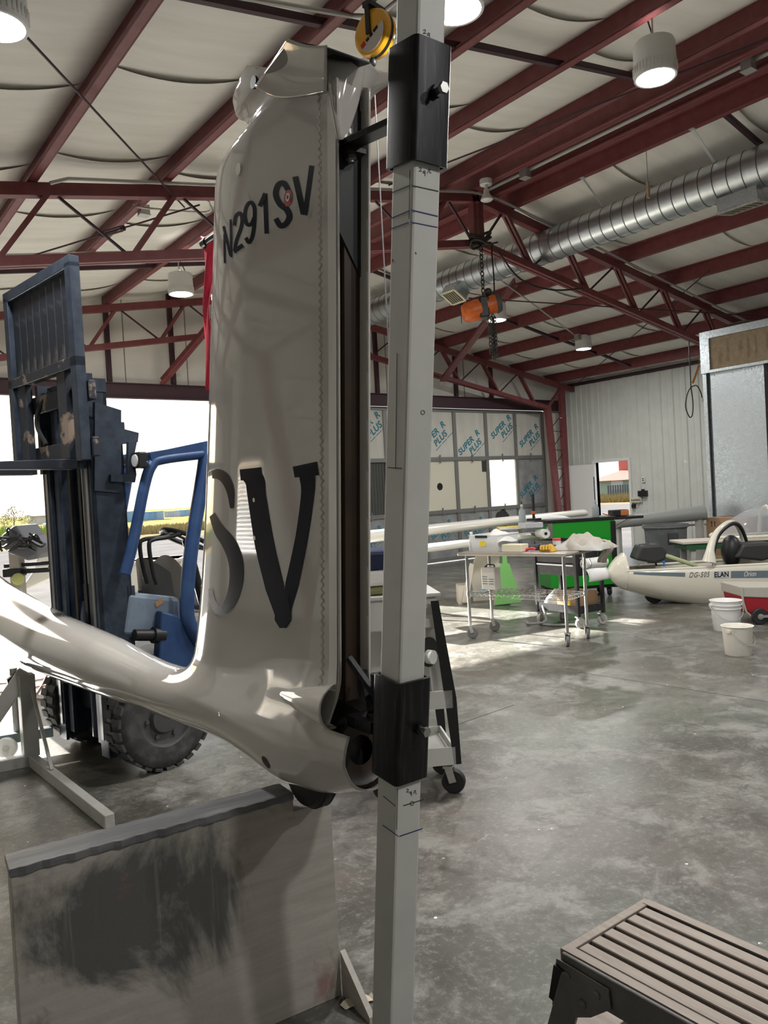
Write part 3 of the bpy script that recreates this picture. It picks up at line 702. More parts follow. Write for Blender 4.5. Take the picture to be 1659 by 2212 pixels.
LEY = [2.97, 2.87, 2.815, 2.73, 2.62, 2.518, 2.448, 2.425, 2.40, 2.34, 2.20, 2.163, 2.195, 2.25, 2.268, 2.27]
def y_te(z): return 1.872-.095*np.asarray(z)
def smin(a, b, k):
    h = np.clip(.5+.5*(b-a)/k, 0, 1); return b*(1-h)+a*h-k*h*(1-h)
def body_f(x, y, z):
    zc, rx, rz = boom(y)
    fb = (np.sqrt((x/rx)**2+((z-zc)/rz)**2)-1)*np.minimum(rx, rz)
    yl = pchip(z, LEZ, LEY); u = yl-y; a = .36; T = .066
    q = np.sqrt((np.maximum(a-u, 0)/a)**2+(x/(T-.014*np.clip((u-a)/.5, 0, 1)))**2)
    tt = T-.014*np.clip((u-a)/.5, 0, 1)
    k2 = np.sqrt((np.maximum(a-u, 0)/a**2)**2+(x/tt**2)**2)
    ff = q*(q-1)/np.maximum(k2, 1e-6)
    ff = np.where(q < .3, (q-1)*T, np.maximum(ff, -.06))
    ff = np.maximum(ff, .90-z)
    f = smin(fb, ff, .085)
    return f
def surface_net(fn, lo, hi, h):
    n = [int(round((b-a)/h))+1 for a, b in zip(lo, hi)]
    ax = [np.linspace(a, a+h*(k-1), k) for a, k in zip(lo, n)]
    V = fn(ax[0][:, None, None], ax[1][None, :, None], ax[2][None, None, :]); S = V < 0
    c = np.zeros([k-1 for k in n], int)
    for i in (0, 1):
        for j in (0, 1):
            for k in (0, 1): c += S[i:n[0]-1+i, j:n[1]-1+j, k:n[2]-1+k]
    act = (c > 0) & (c < 8); idx = -np.ones(act.shape, int); ii = np.argwhere(act); idx[act] = np.arange(len(ii))
    P = np.array(lo)+(ii+.5)*h
    e = 1e-4
    for _ in range(12):
        f0 = fn(P[:, 0], P[:, 1], P[:, 2])
        g = np.stack([(fn(P[:, 0]+e*(k == 0), P[:, 1]+e*(k == 1), P[:, 2]+e*(k == 2))-fn(P[:, 0]-e*(k == 0), P[:, 1]-e*(k == 1), P[:, 2]-e*(k == 2)))/(2*e) for k in range(3)], -1)
        st = (f0/np.maximum((g**2).sum(-1), 1e-3))[:, None]*g
        ln = np.linalg.norm(st, axis=1, keepdims=True); P = P-st*np.minimum(1, .5*h/np.maximum(ln, 1e-9))*.8
    faces = []
    for d in range(3):
        a, b = [(1, 2), (2, 0), (0, 1)][d]
        s0 = np.take(S, range(n[d]-1), d); s1 = np.take(S, range(1, n[d]), d)
        for q in np.argwhere(s0 != s1):
            if q[a] == 0 or q[b] == 0 or q[a] >= n[a]-1 or q[b] >= n[b]-1: continue
            v = []
            for da, db in ((-1, -1), (0, -1), (0, 0), (-1, 0)):
                w = q.copy(); w[a] += da; w[b] += db; v.append(idx[tuple(w)])
            if min(v) < 0: continue
            faces.append(v if s0[tuple(q)] else v[::-1])
    return P, faces
glider = thing('glider_tail', 'white glider tail with tall upright fin marked N291SV clamped to the post', 'glider', (X0, 2.0, 0))
GO = np.array((X0, 2.0, 0.0))
P, faces = surface_net(body_f, (-.20, 1.45, .60), (.20, 3.45, 2.95), .0125)
me = bpy.data.meshes.new('fin_shell'); me.from_pydata((P-np.array((0, 2.0, 0))).tolist(), [], [list(map(int, f)) for f in faces])
bm = bmesh.new(); bm.from_mesh(me)
def cut(co, no, cond=None):
    fs = [f for f in bm.faces if cond is None or cond(f.calc_center_median())]
    es = {e for f in fs for e in f.edges}; vs = {v for f in fs for v in f.verts}
    bmesh.ops.bisect_plane(bm, geom=list(vs)+list(es)+fs, plane_co=co, plane_no=no, clear_outer=True, dist=1e-5)
bmesh.ops.bisect_plane(bm, geom=bm.verts[:]+bm.edges[:]+bm.faces[:], plane_co=(0, 0, .938), plane_no=(0, 0, 1))
cut((0, 1.872-.095*2.0-2.0, 2.0), (0, -1, -.095), lambda c: c.z > .938)
cut((0, 1.695-2.0, .86), (0, -1, -.18), lambda c: c.z < .938)
cut((0, 1.6-2.0, 2.59), (0, -.53, 1)); cut((0, 0, 2.848), (0, .12, 1))
cut((0, 3.40-2.0, 1), (0, 1, 0))
bmesh.ops.recalc_face_normals(bm, faces=bm.faces)
_fl = min(bm.faces, key=lambda f: f.calc_center_median().x)
if _fl.normal.x > 0: bmesh.ops.reverse_faces(bm, faces=bm.faces[:])
bm.to_mesh(me); bm.free()
smooth_mesh(me, 180)
o = obj('fin_shell', me, GEL, glider, solid=.007)
def boom_ring(u, v):
    y = 3.30+(8.8-3.30)*v; zc, rx, rz = boom(y); a = 2*math.pi*u
    return ((float(rx)+.0004)*math.cos(a), y-2.0, float(zc)+(float(rz)+.0004)*math.sin(a))
obj('tail_boom', MB().grid(boom_ring, 64, 90), GEL, glider, smooth=2)
# ---- decals laid on the skin
def skin(pts, off=.0012):
    """outer skin (camera side) at points (y, z)"""
    pts = np.array(pts, float); y, z = pts[:, 0], pts[:, 1]; a = np.full(len(pts), -.25); b = np.full(len(pts), 0.0)
    for _ in range(28):
        m = (a+b)/2; ins = body_f(m, y, z) < 0; b = np.where(ins, m, b); a = np.where(ins, a, m)
    return np.stack([(a+b)/2-off, y-2.0, z], -1)
def yz(px, py, X=1.138): p = onx(px, py, X); return (p[1], p[2])
def stroke(pts, w, n=6, sm=True, off=.0012, X=1.138):
    """stroke traced in picture positions; w = width (pixels) or list; returns skin mesh"""
    c = catmull(pts, n) if sm else [np.array(p, float) for p in pts]
    if not sm:
        cc = []
        for a, b in zip(c[:-1], c[1:]): cc += [a+(b-a)*k/n for k in range(n)]
        c = cc+[c[-1]]
    m = len(c); ws = [w]*m if not isinstance(w, (list, tuple)) else list(np.interp(np.linspace(0, 1, m), np.linspace(0, 1, len(w)), w))
    q = []
    for i, p in enumerate(c):
        t = c[min(i+1, m-1)]-c[max(i-1, 0)]; t = t/np.linalg.norm(t); nrm = np.array((-t[1], t[0]))
        for k in range(5): e = p+nrm*ws[i]*(k/4-.5); q.append(yz(e[0], e[1], X))
    v = skin(q, off); return v, [(i*5+k, i*5+k+1, (i+1)*5+k+1, (i+1)*5+k) for i in range(m-1) for k in range(4)]
def decal(name, strokes, m_, lift=0.0):
    mb = MB()
    for j, s in enumerate(strokes):
        v, f = stroke(*s[:2], **(s[2] if len(s) > 2 else {})); v[:, 0] -= lift+.00025*j; mb.add(v, f)
    return obj(name, mb, m_, glider, smooth=2)
ln = dict(sm=False)
decal('registration_letter', [([(482, 505), (484, 568)], 5, ln), ([(480, 488), (499, 552)], 6.5, ln), ([(501, 556), (499, 474)], 5, ln)], NAVY)
decal('registration_digit', [([(508, 487), (511, 468), (521, 461), (526, 473), (523, 494), (513, 520), (509, 540)], 8), ([(507, 544), (528, 530)], 9, ln)], NAVY)
decal('registration_digit', [([(552, 470), (545, 485), (536, 484), (532, 466), (536, 446), (545, 438), (552, 450), (552, 480), (548, 510), (541, 524), (534, 514)], 8)], NAVY)
decal('registration_digit', [([(577, 505), (574, 418)], 9, ln), ([(575, 418), (563, 446)], 9, ln)], NAVY)
decal('registration_letter', [([(622, 412), (613, 396), (601, 400), (596, 420), (604, 440), (618, 452), (624, 468), (616, 484), (605, 487), (596, 472)], [11, 12, 12, 12, 13, 13, 12, 12, 11])], NAVY)
decal('registration_letter', [([(636, 381), (653, 462)], 12, ln), ([(670, 357), (656, 464)], 10, ln)], NAVY)
decal('fin_letter', [([(540, 1022), (552, 1040), (556, 1075), (572, 1180), (592, 1270), (607, 1350)], [38, 40, 38, 40, 39, 16]), ([(656, 1012), (660, 1035), (660, 1070), (648, 1160), (628, 1260), (608, 1350)], [34, 32, 27, 26, 28, 16]),
                     ([(522, 1026), (566, 1022)], [24, 26], ln), ([(632, 1020), (682, 1012)], [24, 30], ln), ([(609, 1285), (609, 1318), (609, 1340), (609, 1357)], [18, 34, 34, 14])], NAVY)
decal('fin_letter', [([(504, 1098), (500, 1060), (488, 1034), (470, 1024), (452, 1026)], [8, 18, 24, 22, 16]), ([(454, 1112), (474, 1145), (496, 1172), (511, 1210), (513, 1252), (504, 1292), (488, 1316), (470, 1316), (458, 1296), (453, 1272)], [18, 28, 32, 31, 29, 26, 22, 19, 15, 12])], NAVY)
RPORT = mat('red_port_ring', (.42, .02, .025), .4)
def disk(name, px, py, r, m_, off):
    c = yz(px, py); n = 20; q = [c]+[(c[0]+r*math.cos(a), c[1]+r*math.sin(a)) for a in np.linspace(0, 2*math.pi, n, endpoint=False)]
    v = skin(q, off); return obj(name, MB().add(v, [(0, 1+i, 1+(i+1) % n) for i in range(n)]), m_, glider)
disk('static_port', 622, 428, .022, RPORT, .003)['label'] = 'red ring around a port'
disk('port_hole', 622, 426, .011, WHITE, .0036); disk('port_core', 622, 426, .006, BLACK, .0042)
disk('filler_cap', 517, 366, .018, mat('dull_gelcoat', (.52, .49, .44), .3), .0016)
disk('tow_hole', 600, 1640, .020, mat('hole_brown', (.035, .025, .02), .7), .002)
disk('sticker', 550, 1080, .007, WHITE, .0025); disk('sticker', 551, 1162, .007, WHITE, .0025)
# zig-zag turbulator tape
zz = []; N = 150
for k in range(N+1):
    py = 200+(1498-200)*k/N; px = 684+6*(k/N)+(4 if k % 2 else -2); zz.append((px, py))
decal('zigzag_tape', [(zz, 3.2, dict(sm=False, n=1, off=.0016))], mat('zigzag_tape', (.33, .29, .24), .5))
decal('trailing_edge_strip', [([(712, 207), (713, 600), (714, 1100), (715, 1480)], 17, dict(sm=False, n=8, off=.003))], mat('white_gelcoat_strip', (.70, .69, .66), .2, coat=.4))
# ---- inside of the open trailing edge
OLIVE = mat('olive_glass_laminate', (.16, .125, .055), .45, col2=(.10, .08, .04), scale=4)
BROWN = mat('dark_brown_laminate', (.040, .022, .013), .4, col2=(.022, .014, .011), scale=5)
def web(x0, x1, d, m_, nm, z0=.98, z1=2.60):
    return obj(nm, MB().prism([(x0, y_te(z0)+d-2, z0), (x1, y_te(z0)+d-2, z0), (x1, y_te(z1)+d-2, z1), (x0, y_te(z1)+d-2, z1)], (0, .012, 0)), m_, glider)
web(-.050, .050, .075, OLIVE, 'shear_web'); web(-.004, .048, .040, BROWN, 'shaded_web_strip')  # brown strip paints the right half of the web as lying in shadow
obj('hinge_block', MB().prism([(-.02, y_te(2.56)+.035-2, 2.56), (.050, y_te(2.56)+.035-2, 2.56), (.050, y_te(2.13)+.035-2, 2.13), (-.045, y_te(2.28)+.035-2, 2.28), (-.045, y_te(2.36)+.035-2, 2.36)], (0, .035, 0)), BLACK, glider)
HG = onx(757, 322, X0)-GO
obj('upper_hinge', MB().box((-.028, HG[1]-.03, HG[2]-.018), (.028, HG[1]+.12, HG[2]-.006)), STEELB, glider)
obj('hinge_pin', MB().cyl((0, HG[1], HG[2]-.035), (0, HG[1], HG[2]+.05), .008, 10), ZINC, glider)
for dz_ in (-.028, .022): obj('hinge_nut', MB().cyl((0, HG[1], HG[2]+dz_), (0, HG[1], HG[2]+dz_+.012), .015, 6), ZINC, glider)
obj('tail_bulkhead', MB().lathe([(.040, 0), (.075, 0), (.092, .01), (.095, .03)], (0, -.235, .855), (0, -1, .1), 24, cap=False), BROWN, glider, smooth=True)
obj('tail_cavity', MB().lathe([(.001, 0), (.09, 0), (.09, .01)], (0, -.20, .86), (0, -1, 0), 24, cap=False), BLACK, glider)
obj('rudder_horn', MB().box((-.05, -.36, .935), (.05, -.25, .965)).cyl((0, -.33, .90), (0, -.33, 1.08), .018, 10).bar((-.04, -.26, 1.12), (.01, -.34, .99), .025, .012).bar((.02, -.24, 1.07), (-.03, -.34, .985), .02, .012), STEELB, glider)
obj('hinge_clip', MB().tube(catmull([(.05, -.40, .955), (.055, -.40, .93), (.065, -.41, .925), (.07, -.42, .935)], 5), .003, 5), ZINC, glider)
def fairing(sg):
    bs = -skin([(2.07+(1.752-2.07)*k/30, .985) for k in range(31)], 0)[:, 0]-.012
    def fn(u, v):
        y = 2.07+(1.752-2.07)*v; q = v**.85; a = math.pi*(u-.5)
        base = float(bs[int(round(v*30))])
        return (sg*(base+(.012+.062*q)*math.cos(a)), y-2.0+.035*v*(1-math.cos(a)), .972+.016*v+(.010+.046*q)*math.sin(a)*(1 if u > .5 else 1.15))
    return obj('hinge_fairing', MB().grid(fn, 24, 30), GEL, glider, smooth=2, solid=.004)
fairing(-1); fairing(1)
# ---- tailplane saddle at the fin top
def sheet(name, rows, mirror=False, m_=GEL, solid=.006):
    nr, nc = len(rows), len(rows[0]); q = []
    for r in rows:
        for px, py, X in r:
            p = onx(px, py, X)
            if mirror: p = np.array((2*X0-p[0], p[1], p[2]))
            q.append(p-GO)
    return obj(name, MB().add(q, [(j*nc+i, j*nc+i+1, (j+1)*nc+i+1, (j+1)*nc+i) for j in range(nr-1) for i in range(nc-1)]), m_, glider, smooth=2, solid=solid, sub=3)
flare = [[(622, 83, 1.065), (648, 93, 1.072), (680, 99, 1.078), (707, 97, 1.082)],
         [(602, 114, 1.092), (636, 128, 1.100), (672, 137, 1.106), (707, 137, 1.108)],
         [(578, 149, 1.115), (615, 172, 1.126), (662, 176, 1.131), (707, 170, 1.131)],
         [(553, 187, 1.126), (592, 214, 1.137), (652, 209, 1.138), (707, 197, 1.138)]]
sheet('saddle_skin', flare); sheet('saddle_skin', flare, True)
sheet('rear_fairing', [[(706, 128, 1.138), (730, 134, 1.16), (760, 134, 1.20), (786, 124, 1.24)], [(708, 200, 1.138), (735, 200, 1.165), (757, 202, 1.20), (777, 207, 1.24)],
                       [(722, 268, 1.138), (733, 272, 1.16), (744, 270, 1.185), (759, 262, 1.21)], [(727, 302, 1.138), (733, 304, 1.15), (738, 303, 1.16), (744, 297, 1.18)]])
sheet('rear_ear', [[(786, 124, 1.24), (800, 141, 1.27), (821, 156, 1.30)], [(781, 165, 1.24), (794, 176, 1.27), (806, 181, 1.29)], [(776, 206, 1.24), (778, 214, 1.26), (777, 222, 1.27)]])
_pl = [onx(553, 180, 1.128)-GO, onx(624, 86, 1.067)-GO, onx(706, 100, 1.084)-GO]
obj('saddle_shade_sheet', MB().prism([p-np.array((0, 0, .004)) for p in _pl]+[np.array((.02, p[1], p[2]-.004)) for p in _pl[::-1]], (0, 0, .003)), BLACK, glider)  # added black sheet paints the shade inside the flared skin
_ff = onx(549, 178, 1.125)-GO
obj('front_fitting', MB().cyl(_ff, _ff+np.array((.12, 0, 0)), .012, 12).cyl(_ff-np.array((.004, 0, 0)), _ff+np.array((.004, 0, 0)), .018, 12), STEELB, glider)
# ---- tail wheel
tw = MB().lathe([(.03, -.045), (.07, -.045), (.100, -.036), (.110, -.02), (.114, 0), (.110, .02), (.100, .036), (.07, .045), (.03, .045)], (0, .035, .735), (1, 0, 0), 40)
o = obj('tail_wheel', tw, RUB, glider, smooth=True)
gr = MB()
for s_ in (-.016, .016): gr.lathe([(.111, -.002), (.1142, 0), (.111, .002)], (s_, .035, .735), (1, 0, 0), 40, cap=False)
obj('tyre_groove', gr, BLACK, o)
# pitot tube with a red ribbon
pp = onx(455, 517, 1.195)-GO
obj('pitot_tube', MB().cyl(pp+np.array((0, -.10, 0)), pp+np.array((0, .05, 0)), .012, 12).cyl(pp+np.array((0, .03, 0)), pp+np.array((0, .06, 0)), .016, 12), BLACK, glider, smooth=True)
def rib(u, v):
    py = 512+(843-512)*v; cx = 448+3*v+1.5*math.sin(9*v); w = 20-6*v-5*abs(math.sin(5*v))*v+(6*(1-v/.08) if v < .08 else 0)
    p = onx(cx+(u-.5)*w, py+6*(u-.5)*(1 if v < .1 else 0), 1.195+.02*math.sin(7*v)*(u-.5)); return p+np.array((.006*math.sin(6*u+11*v), .006*math.cos(8*v+3*u), 0))
tag(obj('warning_ribbon', MB().grid(rib, 6, 40), mat('red_ribbon', (.85, .035, .10), .5), smooth=2, solid=.0015), 'long bright red ribbon hanging from the fin leading edge', 'ribbon')

# ================================================================== POST AND SLEEVES
LEAN = math.atan(.1333)
post = thing('support_post', 'tall white square steel post standing behind the fin with ink marks', 'post', (1.190, 1.693, 0))
post.rotation_euler = (LEAN, 0, 0)
PM = Matrix.Translation((1.190, 1.693, 0)) @ Matrix.Rotation(LEAN, 4, 'X'); PMI = PM.inverted()
hw = .0405
obj('tube', MB().box((-hw, -hw, 0), (hw, hw, 3.3)), POSTW, post, bevel=.007)
o = obj('base_plate', MB().box((-.09, -.09, 0), (.09, .09, .012)), STEELB, post); o.rotation_euler = (-LEAN, 0, 0)
def plocal(px, py, face, h_=hw):
    c = PM @ Vector((-h_, 0, 0)) if face == 'L' else PM @ Vector((0, -h_, 0))
    n = (PM.to_3x3() @ Vector((-1, 0, 0))) if face == 'L' else (PM.to_3x3() @ Vector((0, -1, 0)))
    w = onplane(px, py, c, n); return np.array(PMI @ Vector(w))
def pmark(px_pts, face, w, m_, par, nm='ink_mark', lift=.0006, h_=hw):
    mb = MB(); d = np.array((-lift, 0, 0)) if face == 'L' else np.array((0, -lift, 0))
    L_ = [plocal(x, y, face, h_)+d for x, y in px_pts]
    for a, b in zip(L_[:-1], L_[1:]): mb.bar(a-(b-a)*.03, b+(b-a)*.03, w, .0006, ref=d)
    return obj(nm, mb, m_, par)
pmark([(848, 416), (884, 401)], 'L', .0022, INK, post); pmark([(890, 401), (945, 413)], 'R', .0022, INK, post)
pmark([(847, 471), (883, 456)], 'L', .0026, BLUEINK, post); pmark([(889, 454), (944, 467)], 'R', .0026, BLUEINK, post)
pmark([(846, 494), (882, 481)], 'L', .0022, BLUEINK, post); pmark([(888, 480), (943, 491)], 'R', .0022, BLUEINK, post)
pmark([(886, 370), (884, 470)], 'L', .0014, INK, post)
pmark([(858, 770), (855, 1005)], 'L', .0016, INK, post); pmark([(839, 1010), (868, 1012)], 'L', .0022, INK, post)
pmark([(829, 1720), (854, 1741)], 'L', .0020, INK, post); pmark([(859, 1706), (857, 1790)], 'L', .0018, INK, post)
pmark([(872, 1740), (914, 1727)], 'R', .0020, INK, post); pmark([(828, 1783), (860, 1806)], 'L', .0022, BLUEINK, post); pmark([(864, 1806), (911, 1790)], 'R', .0026, BLUEINK, post)
pmark([(913+4*math.cos(a), 891+4.5*math.sin(a)) for a in np.linspace(0, 2*math.pi, 13)], 'R', .0012, INK, post)
pmark([(890+4*math.cos(a), 1735+4.5*math.sin(a)) for a in np.linspace(0, 2*math.pi, 13)], 'R', .0012, INK, post)
def scrib(x, y, k=1.0, tail=True):
    S_ = [[(0, 3), (3, 0), (7, 2), (5, 7), (0, 11), (9, 11)], [(18, 10), (13, 11), (12, 16), (16, 17), (18, 11), (18, 25)]]
    if tail: S_.append([(25, 18), (29, 6), (33, 5), (31, 13), (36, 17)])
    for s in S_: pmark([(x+a*k, y+b*k) for a, b in s], 'R', .0013, INK, post)
scrib(914, 64, .75, False); scrib(905, 362, .72); scrib(878, 1704, .6)
pmark([(849, 560), (848, 566)], 'L', .002, INK, post); pmark([(897, 545), (899, 549)], 'R', .002, INK, post)
def sleeve(name, label, pt, pb, bolts):
    h_ = .0535
    cz = lambda q: float((PMI @ Vector(onx(q[0], q[1], 1.190-h_)))[2])
    z1, z0 = cz(pt), cz(pb)
    s = thing(name, label, 'sleeve'); s.matrix_world = PM.copy()
    m = MB(); wt = .008; lo_, hi_ = -h_, h_
    n = 5; outer = []; inner = []
    def rr(hh, r):
        out = []
        for cx, cy, a0 in ((hh-r, hh-r, 0), (-hh+r, hh-r, 90), (-hh+r, -hh+r, 180), (hh-r, -hh+r, 270)):
            for k in range(n): a = math.radians(a0+90*k/(n-1)); out.append((cx+r*math.cos(a), cy+r*math.sin(a)))
        return out
    O_, I_ = rr(h_, .012), rr(h_-wt, .005); N_ = len(O_)
    vs = [(x, y, z0) for x, y in O_]+[(x, y, z1) for x, y in O_]+[(x, y, z0) for x, y in I_]+[(x, y, z1) for x, y in I_]
    fs = []
    for i in range(N_):
        j = (i+1) % N_
        fs += [(i, j, N_+j, N_+i), (2*N_+j, 2*N_+i, 3*N_+i, 3*N_+j), (j, i, 2*N_+i, 2*N_+j), (N_+i, N_+j, 3*N_+j, 3*N_+i)]
    obj('square_tube', m.add(vs, fs), STEELB, s, smooth=True)
    for (hx, hy) in bolts:
        c = plocal(hx, hy, 'R', h_)
        b = obj('clamp_bolt', MB().cyl((c[0], -h_+.002, c[2]), (c[0], -h_-.028, c[2]), .0075, 12), ZINC, s, smooth=True)
        obj('bolt_head', MB().cyl((c[0], -h_-.026, c[2]), (c[0], -h_-.036, c[2]), .0125, 6), ZINC, b)
        obj('weld_nut', MB().cyl((c[0], -h_+.001, c[2]), (c[0], -h_-.012, c[2]), .0145, 6), STEELB, b)
        obj('side_bolt', MB().cyl((h_-.002, 0, c[2]-.03), (h_+.022, 0, c[2]-.03), .012, 6), ZINC, s)
    return s, z0, z1
su, a_, b_ = sleeve('sliding_sleeve', 'upper black steel sleeve around the white post with clamp bolt', (890.6, 75), (886, 345), [(938, 199)])
_hl = PMI @ Vector(HG+GO); zz_ = float(_hl[2])
obj('hinge_arm', MB().prism([(-.024, .049, zz_), (.024, .049, zz_), (.024, _hl[1], zz_), (.012, _hl[1]+.03, zz_), (-.012, _hl[1]+.03, zz_), (-.024, _hl[1], zz_)], (0, 0, .016)), STEELB, su, bevel=.002)
obj('arm_hole', MB().cyl((0, .085, zz_-.0005), (0, .085, zz_+.0005), .008, 12), BLACK, su)
sl_, a_, b_ = sleeve('sliding_sleeve', 'lower black steel sleeve around the white post with clamp bolt', (871.5, 1485), (860.5, 1705), [(903, 1572)])
zz_ = float((PMI @ Vector(onx(812, 1545, X0)))[2])
obj('hinge_pin', MB().cyl((0, .045, zz_), (0, .13, zz_), .014, 12), STEELB, sl_)

# ================================================================== WOODEN BLOCK UNDER THE TAIL, STEP BENCH
PLY = bpy.data.materials.new('stained_grey_plywood'); PLY.use_nodes = True
def _ply():
    nt = PLY.node_tree; L = nt.links.new; b = nt.nodes['Principled BSDF']; tc = nt.nodes.new('ShaderNodeTexCoord')
    def nz(sc, s, d=7, w=.0):
        mp = nt.nodes.new('ShaderNodeMapping'); mp.inputs['Scale'].default_value = sc; L(tc.outputs['Object'], mp.inputs[0])
        n = nt.nodes.new('ShaderNodeTexNoise'); n.inputs['Scale'].default_value = s; n.inputs['Detail'].default_value = d; n.inputs['Roughness'].default_value = .65; n.inputs['Distortion'].default_value = w
        L(mp.outputs[0], n.inputs['Vector']); return n.outputs[0]
    def mx(f, a, c, lo, hi, amt=1.0):
        r = nt.nodes.new('ShaderNodeMapRange'); r.inputs[1].default_value = lo; r.inputs[2].default_value = hi; r.inputs[4].default_value = amt; L(f, r.inputs[0])
        x = nt.nodes.new('ShaderNodeMixRGB'); L(r.outputs[0], x.inputs[0])
        if isinstance(a, tuple): x.inputs[1].default_value = (*a, 1)
        else: L(a, x.inputs[1])
        x.inputs[2].default_value = (*c, 1); return x.outputs[0]
    grain = nz((1, 1, 9), 4, 8, .3); c = mx(grain, (.43, .405, .365), (.35, .325, .29), .35, .65)
    blot = nz((1, 1, .7), 2.3, 8, .5); g = nt.nodes.new('ShaderNodeVectorMath'); g.operation = 'DISTANCE'; sc_ = nt.nodes.new('ShaderNodeVectorMath'); sc_.operation = 'MULTIPLY'; sc_.inputs[1].default_value = (1.0, 0, 1.5); L(tc.outputs['Object'], sc_.inputs[0]); L(sc_.outputs[0], g.inputs[0]); g.inputs[1].default_value = (-.17, 0, .66)
    sb = nt.nodes.new('ShaderNodeMath'); sb.operation = 'MULTIPLY_ADD'; sb.inputs[1].default_value = -.55; L(g.outputs['Value'], sb.inputs[0]); ad = nt.nodes.new('ShaderNodeMath'); ad.operation = 'ADD'; ad.inputs[1].default_value = .17; L(blot, ad.inputs[0]); L(ad.outputs[0], sb.inputs[2])
    c = mx(sb.outputs[0], c, (.075, .078, .078), .455, .555, .92)
    drip = nz((9, 1, .35), 3.2, 5); c = mx(drip, c, (.46, .44, .40), .60, .80, .45)
    red = nz((1, 1, 1), 4.2, 6, .3); c = mx(red, c, (.26, .12, .11), .62, .72, .7)
    scr = nz((2, 1, 2), 16, 8); c = mx(scr, c, (.04, .038, .036), .70, .76, .8)
    L(c, b.inputs['Base Color']); b.inputs['Roughness'].default_value = .55
    bp = nt.nodes.new('ShaderNodeBump'); bp.inputs['Strength'].default_value = .35; bp.inputs['Distance'].default_value = .004; L(scr, bp.inputs['Height']); L(bp.outputs[0], b.inputs['Normal'])
_ply()
SLATE = mat('dark_grey_stained_board', (.12, .122, .13), .45, col2=(.30, .30, .305), scale=5, stretch=(.5, 3, 3), lo=.45, hi=.8, bump=.2, bscale=30)
BZt = .67
_a, _b2 = onz(22, 1875, BZt), onz(712, 1690, BZt)
brz = math.atan2(_b2[1]-_a[1], _b2[0]-_a[0]); hx = float(np.hypot(*( _b2-_a)[:2]))/2
blk = thing('plywood_stand', 'tall stained plywood panel stand beneath the tail wheel', 'stand', ((_a[0]+_b2[0])/2, (_a[1]+_b2[1])/2, 0), brz)
NX, NZ = hx-.125, .612       # cut-out in the corner that clears the tail wheel
def panel(y0): return MB().prism([(-hx, y0, 0), (hx, y0, 0), (hx, y0, NZ), (NX, y0, NZ), (NX, y0, BZt-.022), (-hx, y0, BZt-.022)], (0, .02, 0))
obj('front_panel', panel(.0), PLY, blk, bevel=.002); obj('back_panel', panel(.075), PLY, blk, bevel=.002)
obj('end_strip', MB().box((-hx, .021, 0), (-hx+.02, .074, BZt-.022)), PLY, blk); obj('end_strip', MB().box((hx-.02, .021, 0), (hx, .074, NZ)), PLY, blk); obj('top_filler', MB().box((NX+.001, .0205, NZ-.03), (hx-.021, .0745, NZ-.001)), PLY, blk)
def cap_fn(i, n, front): return ((-hx-.004)+(NX+hx+.004)*i/n, (-.008 if front else .10)+.003*math.sin(i*2.1)+.002*math.sin(i*5.3))
n = 40; fr = [cap_fn(i, n, True) for i in range(n+1)]; bk = [(f[0], cap_fn(i+7, n, False)[1]) for i, f in enumerate(fr)]
obj('cap_board', MB().prism([(x, y, BZt-.022) for x, y in fr]+[(x, y, BZt-.022) for x, y in bk[::-1]], (0, 0, .022)), SLATE, blk, bevel=.003)
obj('gusset', MB().prism([(hx+.002, .0, 0), (hx+.002, -.17, 0), (hx+.002, -.17, .02), (hx+.002, .0, .14)], (.018, 0, 0)), PLY, blk)
# crumpled paper scrap on the floor
p = onz(775, 2168)
def scrap(u, v): return (p[0]+(u-.5)*.10, p[1]+(v-.5)*.03-.25*((u-.5)*.1), .004+.010*abs(math.sin(7*u))*(.3+v))
tag(obj('paper_scrap', MB().grid(scrap, 10, 3), mat('kraft_scrap', (.55, .50, .40), .7), solid=.001), 'torn scrap of pale paper on the floor beside the plywood stand', 'paper')

# folding step bench
bz = .50
A = onz(1220, 2055, bz); Bc = onz(1397, 1946, bz)
bx0, bx1, by1, by0 = A[0], Bc[0]+.005, (A[1]+Bc[1])/2, .28
BEN = mat('worn_aluminium_slats', (.19, .155, .13), .48, .3, col2=(.29, .25, .215), scale=12, stretch=(4, .5, 4), lo=.3, hi=.75, speck=(.5, .45, .4), speck_scale=30, speck_size=.05)
BEN2 = mat('dull_bench_frame', (.12, .112, .105), .5, .3, col2=(.17, .16, .15), scale=8)
bn = thing('step_bench', 'worn aluminium folding step bench with slatted top at the lower right', 'bench', ((bx0+bx1)/2, (by0+by1)/2, 0))
W2, L2 = (bx1-bx0)/2, (by1-by0)/2
for s_ in (-1, 1):
    obj('side_rail', MB().box((s_*W2-.009, -L2, bz-.075), (s_*W2+.009, L2, bz-.001)).box((s_*W2-.022 if s_ > 0 else s_*W2-.008, -L2, bz-.003), (s_*W2+.008 if s_ > 0 else s_*W2+.022, L2, bz)), BEN2, bn, bevel=.002)
    obj('top_edge', MB().box((s_*(W2-.012)-.012, -L2, bz), (s_*(W2-.012)+.012, L2, bz+.003)), BEN, bn)
    obj('end_rail', MB().box((-W2, s_*L2-.012, bz-.07), (W2, s_*L2+.012, bz+.002)), BEN, bn, bevel=.002)
ns = 6; gap = (2*W2-.05)/ns
slm = MB().box((-gap*.37, -L2+.014, bz-.02), (gap*.37, L2-.014, bz)).mesh('slat'); slm.materials.append(BEN)
for k in range(ns):
    o = bpy.data.objects.new('slat', slm); COL.objects.link(o); o.parent = bn; o.location = (-W2+.025+gap*(k+.5), 0, 0)
    md = o.modifiers.new('bevel', 'BEVEL'); md.width = .002; md.segments = 1
